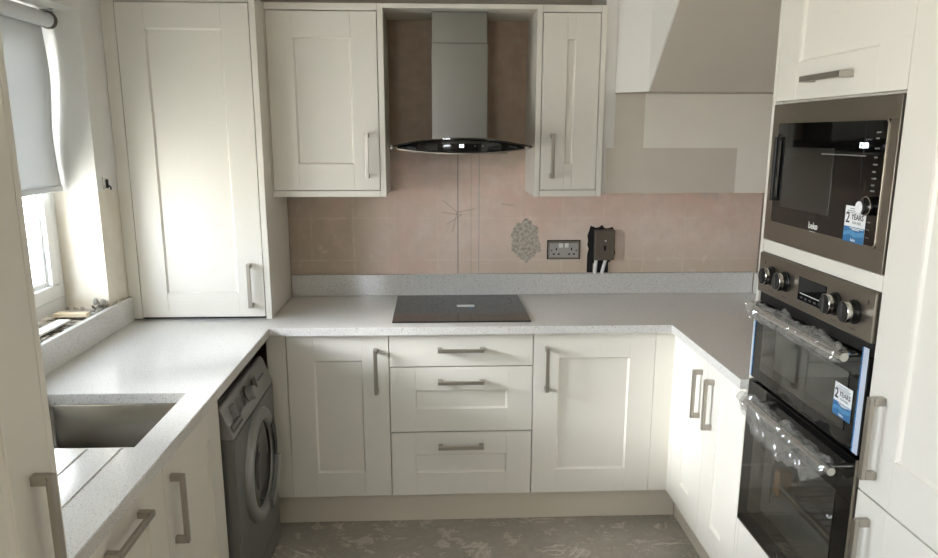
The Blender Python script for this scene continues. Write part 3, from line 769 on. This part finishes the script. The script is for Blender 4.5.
# ------------------------------------------------------------------ extractor hood
t = thing('extractor_hood', 'steel chimney extractor hood with curved black glass over the hob', 'extractor hood', (.777, -.2, 1.6))
hc = .777
b = B(); b.box((hc-.119, -.27, 1.64), (hc+.119, -.001, 2.035), .0015); b.obj('chimney_lower', M['hoodsteel'], t)
b = B(); b.box((hc-.1165, -.266, 2.0355), (hc+.1165, -.001, 2.161), .0015); b.obj('chimney_upper', M['hoodsteel'], t)
zt = lambda dx: 1.648 - .40*dx*dx
yfr = lambda dx: -.50 + .9*dx*dx
rows_t = []; n = 24
b = B()
for i in range(n+1):
    dx = -.297 + .594*i/n; z = zt(dx)
    rows_t.append([(hc+dx, -.02, z-.006), (hc+dx, -.25, z-.006), (hc+dx, yfr(dx), z-.006), (hc+dx, yfr(dx), z), (hc+dx, -.25, z), (hc+dx, -.02, z)])
b.loft(rows_t, closed=True); b.obj('glass_canopy', M['hoodglass'], t, smooth=True)
b = B(); rows = []
zl = lambda dx: 1.587 + .017*(dx/.26)**2
for i in range(n+1):
    dx = -.262 + .524*i/n; z = zt(dx)-.0065; z2 = min(zl(dx), z-.002)
    rows.append([(hc+dx, -.04, z2), (hc+dx, yfr(dx)+.012, z2), (hc+dx, yfr(dx)+.006, (z+z2)/2), (hc+dx, yfr(dx)+.012, z), (hc+dx, -.04, z)])
b.loft(rows, closed=True); fa = b.obj('fascia', M['blackglass'], t, smooth=True)
b = B(); rows = []
for i in range(n+1):
    dx = -.262 + .524*i/n; z = zt(dx)-.0065; z2 = min(zl(dx), z-.002)
    y = yfr(dx)+.008
    rows.append([(hc+dx, y, z2-.004), (hc+dx, y+.05, z2-.004), (hc+dx, y+.05, z2-.0005), (hc+dx, y, z2-.0005)])
b.loft(rows, closed=True); b.obj('lower_trim', M['steel'], t)
FH = F('B', -.4945)
lettering('88', .02, FH, hc, .0015, 1.615, M['led'], fa, 'display_digits')
for dx in (-.075, -.045, .055, .085):
    yy = yfr(dx)+.004
    b = B(); b.box((hc+dx-.0025, yy-.0012, 1.6125), (hc+dx+.0025, yy+.002, 1.6175)); b.obj('touch_mark', M['greyprint'], fa)
b = B(); b.box((hc-.2, -.36, 1.582), (hc+.2, -.08, 1.588), .002); b.obj('grease_filter', M['steel'], t)
for dx in (-.285, .285):
    b = B(); b.tube([(hc+dx, yfr(dx)+.02, zt(dx)-.014), (hc+dx, yfr(dx)+.02, zt(dx)+.001)], .006, 10); b.obj('edge_stud', M['chrome'], t)

# ------------------------------------------------------------------ socket and isolator on the back wall
FK = F('B', 0.0)
t = thing('double_socket', 'grey double plug socket on the pink wall', 'socket', (1.29, 0, 1.12))
b = B(); b.fbox(FK, 1.213, 1.365, .0008, .010, 1.074, 1.160, .003); fp = b.obj('face_plate', M['steel'], t)
b = B(); b.fbox(FK, 1.22, 1.358, .0098, .0115, 1.082, 1.150, .001); b.obj('insert', simple('grey_socket_insert', srgb(176, 172, 168), .4), t)
for u in (1.273, 1.301):
    b = B(); b.fbox(FK, u-.010, u+.010, .0112, .0165, 1.128, 1.150, .002); b.obj('rocker_switch', M['white'], t)
for c in (1.252, 1.326):
    for du, dz, w, h in ((0, .014, .006, .011), (-.012, -.010, .010, .007), (.012, -.010, .010, .007)):
        b = B(); b.fbox(FK, c+du-w/2, c+du+w/2, .0112, .0118, 1.107+dz-h/2, 1.107+dz+h/2); b.obj('pin_hole', M['dark'], t)
for u in (1.229, 1.349):
    b = B(); b.fbox(FK, u-.003, u+.003, .0112, .0118, 1.111, 1.117); b.obj('screw', M['dark'], t)
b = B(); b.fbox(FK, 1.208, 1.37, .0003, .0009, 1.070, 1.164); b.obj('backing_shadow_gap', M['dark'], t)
t = thing('isolator_switch', 'grey cooker isolator box hanging off the wall with two white cables', 'switch', (1.485, 0, 1.07))
random.seed(3)
b = B(); pts = []
for k in range(28):
    a = 2*PI*k/28; rx, rz = .068, .092
    s_ = max(abs(math.cos(a)), abs(math.sin(a)))**-.75 * random.uniform(.88, 1.08)
    pts.append(FK.pt(1.472+rx*s_*math.cos(a), .0012, 1.140+rz*s_*math.sin(a)))
b.prism(pts, (0, -.0008, 0)); b.fbox(FK, 1.405, 1.435, .0004, .0012, 1.004, 1.08); b.fbox(FK, 1.455, 1.51, .0004, .0012, 1.004, 1.06); b.obj('wall_hole', M['dark'], t)
b = B(); b.fbox(FK, 1.432, 1.528, .012, .044, 1.070, 1.216, .004); b.obj('box', M['grey'], t)
b = B(); b.fbox(FK, 1.4315, 1.436, .0115, .0446, 1.071, 1.215, .001); b.obj('edge_trim', M['steel'], t)
b = B(); b.lathe(FK, 1.483, 1.165, [(.004, .0435), (.004, .0455), (.002, .046)], 12); b.obj('neon_light', M['white'], t)
b = B(); b.fbox(FK, 1.474, 1.486, .0435, .0475, 1.118, 1.142, .001); b.obj('toggle', M['black'], t)
for u0_, u1_ in ((1.444, 1.440), (1.492, 1.474)):
    b = B(); b.tube([FK.pt(u0_, .026, 1.078), FK.pt((u0_+u1_)/2, .027, 1.045), FK.pt(u1_, .026, 1.0045)], .0085, 12); b.obj('cable', M['white'], t, smooth=True)

# ------------------------------------------------------------------ oven housing, right
t = thing('oven_housing', 'tall cream housing around the built-in microwave and oven', 'cabinet', (1.95, -1.65, 0))
b = B(); b.box((1.6606, -1.3535, .0005), (2.248, -1.3345, 2.2), .001); b.obj('end_panel', M['cream'], t)
HX0 = 1.683
b = B(); t_ = .018
b.box((HX0, -1.9715, .15), (2.24, -1.9575+.004, 2.2)); b.box((HX0, -1.366, .15), (2.24, -1.3545, 2.2)); b.box((2.222, -1.953, .15), (2.24, -1.367, 2.2))
for z0, z1 in ((.15, .168), (.419, .435), (1.318, 1.356), (1.749, 1.767), (2.18, 2.2)): b.box((HX0, -1.953, z0), (2.221, -1.367, z1))
b.obj('carcass', M['carcass'], t)
d = shaker(FR, 1.3555, 1.9705, 1.7545, 2.195, t, .118, .108, .1); handle(FR, 1.66, 1.803, .2, 'h', d)
slab(FR, 1.3555, 1.9705, 1.3175, 1.3555, t, 'filler_strip'); slab(FR, 1.3555, 1.9705, .153, .4325, t, 'bottom_panel')

# ------------------------------------------------------------------ built-in microwave
t = thing('built_in_microwave', 'built-in black microwave in a steel trim frame above the oven', 'microwave', (1.9, -1.665, 1.36))
a0, a1, c0, c1 = 1.358, 1.9685, 1.3575, 1.746
g0, g1, h0, h1 = 1.400, 1.934, 1.411, 1.696
b = B(); b.box((1.69, -1.93, 1.36), (2.15, -1.40, 1.745)); b.obj('body', M['dark'], t)
b = B()
b.fbox(FR, a0, a1, -.008, .003, c0, h0, .001); b.fbox(FR, a0, a1, -.008, .003, h1, c1, .001); b.fbox(FR, a0, g0, -.008, .003, h0, h1, .001); b.fbox(FR, g1, a1, -.008, .003, h0, h1, .001)
b.obj('trim_frame', M['steel'], t)
b = B()
pts = [FR.pt(p.x, .0, p.y) for p in rrect((g0+g1)/2, (h0+h1)/2, (g1-g0)/2-.002, (h1-h0)/2-.002, .012, 0)]
ring = [Vector((p.x, p.y, p.z)) for p in pts]
b.prism([r+Vector((.012, 0, 0)) for r in ring], (-.0176, 0, 0)); fr_ = b.obj('front_glass', M['blackglass'], t)
GW = .0058
b = B()   # thin bright line round the glass
P0 = rrect((g0+g1)/2, (h0+h1)/2, (g1-g0)/2, (h1-h0)/2, .012, 0); P1 = rrect((g0+g1)/2, (h0+h1)/2, (g1-g0)/2-.003, (h1-h0)/2-.003, .010, 0)
rws = [[FR.pt(p.x, w, p.y) for p in Q] for Q, w in ((P0, .002), (P0, .0052), (P1, .0060), (P1, .002))]
vr = [[b.bm.verts.new(p) for p in r] for r in rws]; n = len(vr[0])
for i in range(4):
    for k in range(n): b.bm.faces.new((vr[i][k], vr[i][(k+1) % n], vr[(i+1) % 4][(k+1) % n], vr[(i+1) % 4][k]))
b.obj('glass_rim', M['steel'], t)
b = B(); b.fbox(FR, 1.455, 1.72, GW-.001, GW+.0006, 1.462, 1.628, .0003); wn = b.obj('door_window', simple('grey_mesh_window', srgb(40, 40, 37), .12), t)
b = B(); b.fbox(FR, 1.412, 1.424, GW+.006, GW+.014, 1.475, 1.655, .002)
for zz in (1.475, 1.645): b.fbox(FR, 1.413, 1.423, GW-.001, GW+.008, zz, zz+.01, .001)
b.obj('door_handle', M['black'], t)
b = B(); b.fbox(FR, 1.847, 1.849, GW-.001, GW+.0004, 1.42, 1.688); b.obj('panel_joint', M['dark'], t)
b = B(); b.fbox(FR, 1.66, 1.86, GW-.0005, GW+.0012, 1.6125, 1.6155); b.obj('light_strip', M['greyprint'], t)
lettering('12:00', .017, FR, 1.846, GW+.0003, 1.637, M['led'], t, 'clock_digits', bold=.0004)
b = B(); b.lathe(FR, 1.900, 1.503, [(.021, GW-.001), (.021, GW+.012), (.018, GW+.014)], 28); kn = b.obj('control_knob', M['blackglass'], t, smooth=True)
b = B(); b.lathe(FR, 1.900, 1.503, [(.0195, GW+.0125), (.0225, GW+.0128), (.0215, GW+.0135), (.0198, GW+.0135)], 28, caps=(False, False)); b.obj('knob_rim', M['chrome'], kn)
b = B(); b.lathe(FR, 1.879, 1.498, [(.0145, GW+.0145), (.0145, GW+.0155)], 24); b.obj('round_sticker', M['stickerwhite'], t)
for k, zz in enumerate((1.665, 1.652, 1.63, 1.61, 1.594, 1.578, 1.563, 1.548, 1.535)):
    b = B(); b.fbox(FR, 1.892, 1.905 if k % 2 else 1.909, GW-.0005, GW+.0004, zz, zz+.0035); b.obj('key_mark', M['greyprint'], t)
for zz in (1.465, 1.448, 1.43):
    b = B(); b.fbox(FR, 1.893, 1.907, GW-.0005, GW+.0004, zz, zz+.002); b.obj('key_mark', M['greyprint'], t)
lettering('beko', .024, FR, 1.652, GW+.0003, 1.428, M['whiteprint'], t, 'logo', bold=.0004)
b = B(); b.fbox(FR, 1.635, 1.665, GW-.0005, GW+.0004, 1.4125, 1.4142); b.obj('logo_underline', M['whiteprint'], t)
def guarantee(parent, fr, u0, u1, z0, z1, w):
    h = z1-z0; uc = (u0+u1)/2; W = u1-u0
    b = B(); b.fbox(fr, u0, u1, w, w+.0006, z0, z1); st = b.obj('guarantee_sticker', M['stickerwhite'], parent)
    w2 = w+.0006
    b = B(); b.fbox(fr, u0, u1, w2-.0002, w2+.0002, z0, z0+h*.43); b.obj('blue_panel', M['stickerblue'], st)
    b = B(); b.prism([fr.pt(u0+W*a, w2+.0002, z0+h*c) for a, c in ((.02, .16), (.3, .22), (.55, .15), (.98, .21), (.98, .33), (.6, .28), (.35, .34), (.02, .27))], fr.pt(0, .0003, 0)-fr.pt(0, 0, 0)); b.obj('pale_swoosh', M['stickerpale'], st)
    lettering('2', h*.42, fr, u0+W*.15, w2+.0002, z0+h*.66, M['ink'], st, 'numeral', bold=h*.006)
    lettering('YEARS', h*.215, fr, u0+W*.615, w2+.0002, z0+h*.70, M['ink'], st, sx=.98, bold=h*.003)
    lettering('FOR FREE', h*.1, fr, u0+W*.6, w2+.0002, z0+h*.545, M['inkgrey'], st)
    b = B()
    for a, c, q in ((.22, .78, .92), (.1, .9, .86), (.15, .85, .81)): b.fbox(fr, u0+W*a, u0+W*c, w2-.0001, w2+.0003, z0+h*q, z0+h*(q+.018))
    b.obj('small_print', M['inkgrey'], st)
    b = B()
    for a, c, q in ((.3, .95, .385), (.42, .75, .345)): b.fbox(fr, u0+W*a, u0+W*c, w2, w2+.0005, z0+h*q, z0+h*(q+.025))
    b.obj('white_print', M['whiteprint'], st)
    lettering('beko', h*.12, fr, uc, w2+.0002, z0+h*.07, M['whiteprint'], st, 'logo', bold=h*.002)
guarantee(t, FR, 1.801, 1.889, 1.412, 1.497, GW+.0004)

# ------------------------------------------------------------------ built-in double oven
t = thing('double_oven', 'built-in steel and black double oven with film-wrapped handles', 'oven', (1.9, -1.665, .437))
FO = F('R', 1.655)
b = B()
ox0, ox1, oy0, oy1 = 1.69, 2.18, -1.945, -1.385
for z0, z1 in ((.44, .475), (.885, .935), (1.165, 1.31)): b.box((ox0, oy0, z0), (ox1, oy1, z1))
b.box((ox0, oy0, .475), (ox1, oy0+.04, 1.165)); b.box((ox0, oy1-.04, .475), (ox1, oy1, 1.165)); b.box((ox1-.05, oy0+.04, .475), (ox1, oy1-.04, 1.165))
b.obj('oven_body', M['enamel'], t)
b = B(); b.fbox(FO, 1.3575, 1.9675, -.036, .002, 1.197, 1.316, .003); cpn = b.obj('control_panel', M['steel'], t)
for u, zz in ((1.447, 1.257), (1.535, 1.257), (1.803, 1.254), (1.888, 1.254)):
    b = B(); b.lathe(FO, u, zz, [(.029, .001), (.029, .006), (.026, .008), (.025, .03), (.022, .033)], 36)
    k = b.obj('control_knob', M['black'], cpn, smooth=True)
    b = B(); b.lathe(FO, u, zz, [(.0215, .0325), (.0252, .0305), (.0256, .0285), (.0258, .02), (.025, .0195)], 36, caps=(False, False)); b.obj('knob_ring', M['chrome'], k, smooth=True)
    b = B(); b.fbox(FO, u-.0045, u+.0045, .033, .035, zz-.019, zz+.019, .001); b.obj('knob_grip', M['darkprint'], k)
b = B(); b.fbox(FO, 1.612, 1.757, .001, .0035, 1.224, 1.287, .001); dp = b.obj('display', M['blackglass'], cpn)
b = B(); b.fbox(FO, 1.625, 1.745, .0033, .0042, 1.2435, 1.2455); b.obj('display_line', M['whiteprint'], dp)
b = B()
for k in range(5): b.fbox(FO, 1.628+k*.024, 1.64+k*.024, .0033, .004, 1.231, 1.236)
b.obj('display_marks', M['darkprint'], dp)
b = B()
for u in (1.447, 1.535, 1.803, 1.888):
    for k in range(3): b.fbox(FO, u-.012+k*.01, u-.008+k*.01, .0015, .0024, 1.211, 1.2135)
b.fbox(FO, 1.398, 1.401, .0015, .0024, 1.285, 1.293); b.fbox(FO, 1.937, 1.944, .0015, .0024, 1.283, 1.293)
b.obj('dial_marks', M['darkprint'], cpn)
b = B(); b.fbox(FO, 1.36, 1.965, -.04, -.02, .44, 1.20); b_ = b
b.bm.free()
FDr = F('R', 1.653)
def oven_door(z0, z1, wz0, wz1, label=None):
    b = B(); u0, u1 = 1.3585, 1.9665
    wu0, wu1 = 1.43, 1.895
    b.fbox(FDr, u0, u1, -.038, 0, z0, wz0, .001); b.fbox(FDr, u0, u1, -.038, 0, wz1, z1, .001)
    b.fbox(FDr, u0, wu0, -.038, 0, wz0, wz1, 0); b.fbox(FDr, wu1, u1, -.038, 0, wz0, wz1, 0)
    d = b.obj('oven_door', M['blackglass'], t)
    b = B(); b.fbox(FDr, wu0-.004, wu1+.004, .0003, .0018, wz0-.004, wz1+.004); b.obj('door_glass', M['ovenglass'], d)
    return d
du = oven_door(.925, 1.162, .965, 1.105)
dl = oven_door(.4375, .913, .50, .80)
b = B(); b.fbox(FDr, 1.3585, 1.9665, -.03, -.012, 1.164, 1.1955); b.obj('vent_gap', M['dark'], t)
b = B()
b.fbox(FDr, 1.3565, 1.3585, -.03, .001, .4375, .913); b.fbox(FDr, 1.9665, 1.9685, -.03, .001, .4375, .913); b.fbox(FDr, 1.3565, 1.9685, -.03, .002, .434, .4375)
b.obj('steel_edge', M['steel'], dl)
def oven_handle(d, z, droop, seed):
    b = B(); u0, u1 = 1.445, 1.94; w = .042
    b.tube([FDr.pt(u0, w, z), FDr.pt(u1, w, z)], .0105, 14)
    for u in (u0+.03, u1-.03): b.tube([FDr.pt(u, 0, z), FDr.pt(u, w, z)], .008, 10)
    b.obj('door_handle', M['chrome'], d, smooth=True)
    # crumpled clear film bag pulled over the bar
    rnd = random.Random(seed); nL, nC = 80, 28
    def nz(a, bq, s): return math.sin(a*s+bq*1.7+seed)*math.sin(bq*s*.6-a*.9+seed*2)
    b = B(); rows = []
    for i in range(nL+1):
        f = i/nL; u = u0-.028 + (u1-u0+.012)*f; row = []
        e = min(1, f/.05, (1-f)/.03+.55)
        for k in range(nC):
            a = 2*PI*k/nC
            tw = a + f*5 + seed
            r = (.023 + .0032*math.sin(3*tw + 2.2*math.sin(f*31+seed)) + .004*nz(f*12, a*2, 1.1) + .0012*math.sin(f*90+5*math.sin(tw)) + rnd.uniform(-.0004, .0004))*max(.45, e)
            dz = r*math.sin(a); dw = r*math.cos(a)*.85
            if dz < 0: dz *= 1 + droop*math.sin(PI*min(1, f*1.02))*(1.0+.2*math.sin(f*9))
            else: dz *= 1 + .5*max(0, math.sin(f*15+seed))
            row.append(FDr.pt(u, max(w+dw, .004), z+dz))
        rows.append(row)
    vr = [[b.bm.verts.new(p) for p in r] for r in rows]
    for i in range(nL):
        for k in range(nC): b.bm.faces.new((vr[i][k], vr[i][(k+1) % nC], vr[i+1][(k+1) % nC], vr[i+1][k]))
    b.obj('film_wrap', M['film'], d)
    b = B()   # gathered knot end of the bag
    lump_rng = random.Random(seed+5)
    for q in range(3):
        pts = bmesh.ops.create_icosphere(b.bm, subdivisions=3, radius=.017)['verts']
        c = FDr.pt(u0-.022+q*.01, w+.004-q*.004, z+.004-q*.012)
        for v in pts: v.co = v.co*(1+.14*lump_rng.uniform(-1, 1)) + c
    b.obj('film_knot', M['film'], d)
oven_handle(du, 1.158, .25, 2); oven_handle(dl, .872, 2.8, 5)
guarantee(du, FDr, 1.846, 1.925, .988, 1.07, .002)
b = B(); b.fbox(FDr, 1.945, 1.9662, .0002, .0012, .926, 1.185); tp = b.obj('protective_tape', M['paletape'], du)
b = B()
for k in range(26):
    zz = .927+k*.0099; b.fbox(FDr, 1.9405, 1.946, .0003, .0014, zz, zz+.007+.002*(k % 3))
b.obj('tape_edge', M['bluetape'], tp)
b = B(); b.fbox(FDr, 1.359, 1.368, .0002, .0012, .926, 1.12); tp = b.obj('protective_tape', M['paletape'], du)
b = B()
for k in range(20):
    zz = .927+k*.0095; b.fbox(FDr, 1.367, 1.372, .0003, .0014, zz, zz+.007+.002*(k % 3))
b.obj('tape_edge', M['bluetape'], tp)
lettering('beko', .022, FDr, 1.66, .0004, .462, M['greyprint'], dl, 'logo')
# inside of the lower oven: side runners, shelf, packing
b = B()
for k in range(5):
    zz = .54+k*.05
    for yy in (oy0+.045, oy1-.045): b.tube([(1.72, yy, zz), (2.1, yy, zz)], .003, 8)
for yy in (oy0+.045, oy1-.045):
    for xx in (1.72, 2.1): b.tube([(xx, yy, .52), (xx, yy, .76)], .003, 8)
b.obj('side_runner', M['chrome'], t)
b = B()
b.tube([(1.72, oy0+.05, .6), (1.72, oy1-.05, .6)], .004, 8); b.tube([(2.08, oy0+.05, .6), (2.08, oy1-.05, .6)], .004, 8)
for k in range(14):
    yy = oy0+.06 + k*(oy1-oy0-.12)/13; b.tube([(1.72, yy, .6), (2.08, yy, .6)], .002, 6)
b.obj('oven_shelf', M['chrome'], t)
b = B(); b.box((1.71, oy1-.115, .577), (1.75, oy1-.08, .655), .002); b.obj('packing_block', M['tan'], t)
b = B(); rows = []
for i in range(14):
    f = i/13; rows.append([(1.74+.02*j+.008*math.sin(i*1.3+j), oy1-.12-f*.36, .565+.012*math.sin(i*.9+j*2)+.02*(j % 2)*(1-f*.3)-.02*math.sin(f*PI)) for j in range(6)])
b.loft(rows); b.obj('packing_film', M['film'], t)
b = B(); b.tube([(1.712, oy1-.12, .615), (1.712, oy0+.05, .615)], .007, 8); b.tube([(1.712, oy1-.12, .595), (1.712, oy0+.05, .595)], .004, 8); b.obj('shelf_rail', M['chrome'], t)

# ------------------------------------------------------------------ tall larder, right foreground
t = thing('tall_cabinet', 'tall cream larder cabinet at the right edge with two vertical handles', 'cabinet', (1.95, -2.3, 0))
carcass(t, (HX0, -2.60, .15), (2.24, -1.9725, 2.2), '-x', shelves=(.84, 1.5))
d = shaker(FR, 1.9735, 2.598, .848, 2.195, t, .118, .118, .118); handle(FR, 2.03, .995, .195, 'v', d)
d = shaker(FR, 1.9735, 2.598, ZB, .844, t, .118); handle(FR, 2.03, .70, .195, 'v', d)

# ------------------------------------------------------------------ light
W = bpy.data.worlds.new('overcast'); SC.world = W; W.use_nodes = True
nt = W.node_tree; bg = nt.nodes['Background']
tc = N(nt, 'ShaderNodeTexCoord'); sp = N(nt, 'ShaderNodeSeparateXYZ'); mr = N(nt, 'ShaderNodeMapRange')
mr.inputs[1].default_value = -.12; mr.inputs[2].default_value = .15
mx = N(nt, 'ShaderNodeMix', data_type='RGBA'); mx.inputs[6].default_value = (.95, .93, .88, 1); mx.inputs[7].default_value = (.90, .97, 1.08, 1)
L(nt, tc.outputs['Generated'], sp.inputs[0]); L(nt, sp.outputs[2], mr.inputs[0]); L(nt, mr.outputs[0], mx.inputs[0]); m2 = N(nt, 'ShaderNodeMapRange'); m2.inputs[1].default_value = .3; m2.inputs[2].default_value = .7   # overhead sky dimmed to spare the left worktop
mx2 = N(nt, 'ShaderNodeMix', data_type='RGBA'); mx2.inputs[7].default_value = (.25, .28, .32, 1)
L(nt, sp.outputs[2], m2.inputs[0]); L(nt, m2.outputs[0], mx2.inputs[0]); L(nt, mx.outputs[2], mx2.inputs[6]); L(nt, mx2.outputs[2], bg.inputs['Color'])
sun = bpy.data.lights.new('hazy_sun', 'SUN'); sun.energy = 10; sun.angle = math.radians(20); sun.color = (.97, .98, 1)
suno = bpy.data.objects.new('hazy_sun', sun); COL.objects.link(suno); suno.rotation_euler = Vector((1, .22, -.3)).to_track_quat('-Z', 'Y').to_euler()
bg.inputs['Strength'].default_value = 20.0
def portal(name, loc, rot, sx, sy):
    l = bpy.data.lights.new(name, 'AREA'); l.shape = 'RECTANGLE'; l.size = sx; l.size_y = sy; l.cycles.is_portal = True
    o = bpy.data.objects.new(name, l); COL.objects.link(o); o.location = loc; o.rotation_euler = rot
portal('window_portal', (XW-.299, (WY0+WY1)/2, (WZ0+WZ1)/2), (0, -PI/2, 0), WZ1-WZ0, WY1-WY0)
portal('side_portal', (XW-.299, (VY0+VY1)/2, (WZ0+WZ1)/2), (0, -PI/2, 0), WZ1-WZ0, VY1-VY0)
portal('door_portal', ((DX0+DX1)/2, YF-.199, (1.5+DZ)/2), (PI/2, 0, 0), DX1-DX0, DZ-1.5)

# ------------------------------------------------------------------ camera
f, pcx, pcy, yaw, pit, rol, CX, CY, CZ = 745.4916, 468.5924, 299.4738, .0455489, .2176478, .0015278, .6667133, -3.5546140, 1.6603953
Fv = Vector((math.sin(yaw)*math.cos(pit), math.cos(yaw)*math.cos(pit), -math.sin(pit)))
Rv = Vector((math.cos(yaw), -math.sin(yaw), 0)); Uv = Rv.cross(Fv)
R2 = Rv*math.cos(rol)+Uv*math.sin(rol); U2 = -Rv*math.sin(rol)+Uv*math.cos(rol)
cam = bpy.data.cameras.new('camera'); co = bpy.data.objects.new('camera', cam); COL.objects.link(co)
co.matrix_world = Matrix(((R2.x, U2.x, -Fv.x, CX), (R2.y, U2.y, -Fv.y, CY), (R2.z, U2.z, -Fv.z, CZ), (0, 0, 0, 1)))
cam.sensor_fit = 'HORIZONTAL'; cam.sensor_width = 36; cam.lens = f*36/938
cam.shift_x = (469-pcx)/938; cam.shift_y = (pcy-279)/938
cam.clip_start = .05; cam.clip_end = 200
SC.camera = co

vs = SC.view_settings
vs.view_transform = 'Standard'; vs.look = 'None'; vs.gamma = 1; vs.use_curve_mapping = False
vs.exposure = 0.4
SC.cycles.max_bounces = 10; SC.cycles.diffuse_bounces = 5; SC.cycles.glossy_bounces = 5; SC.cycles.transparent_max_bounces = 16
SC.cycles.caustics_reflective = False; SC.cycles.caustics_refractive = False
SC.cycles.sample_clamp_indirect = 8
SC.cycles.use_denoising = True
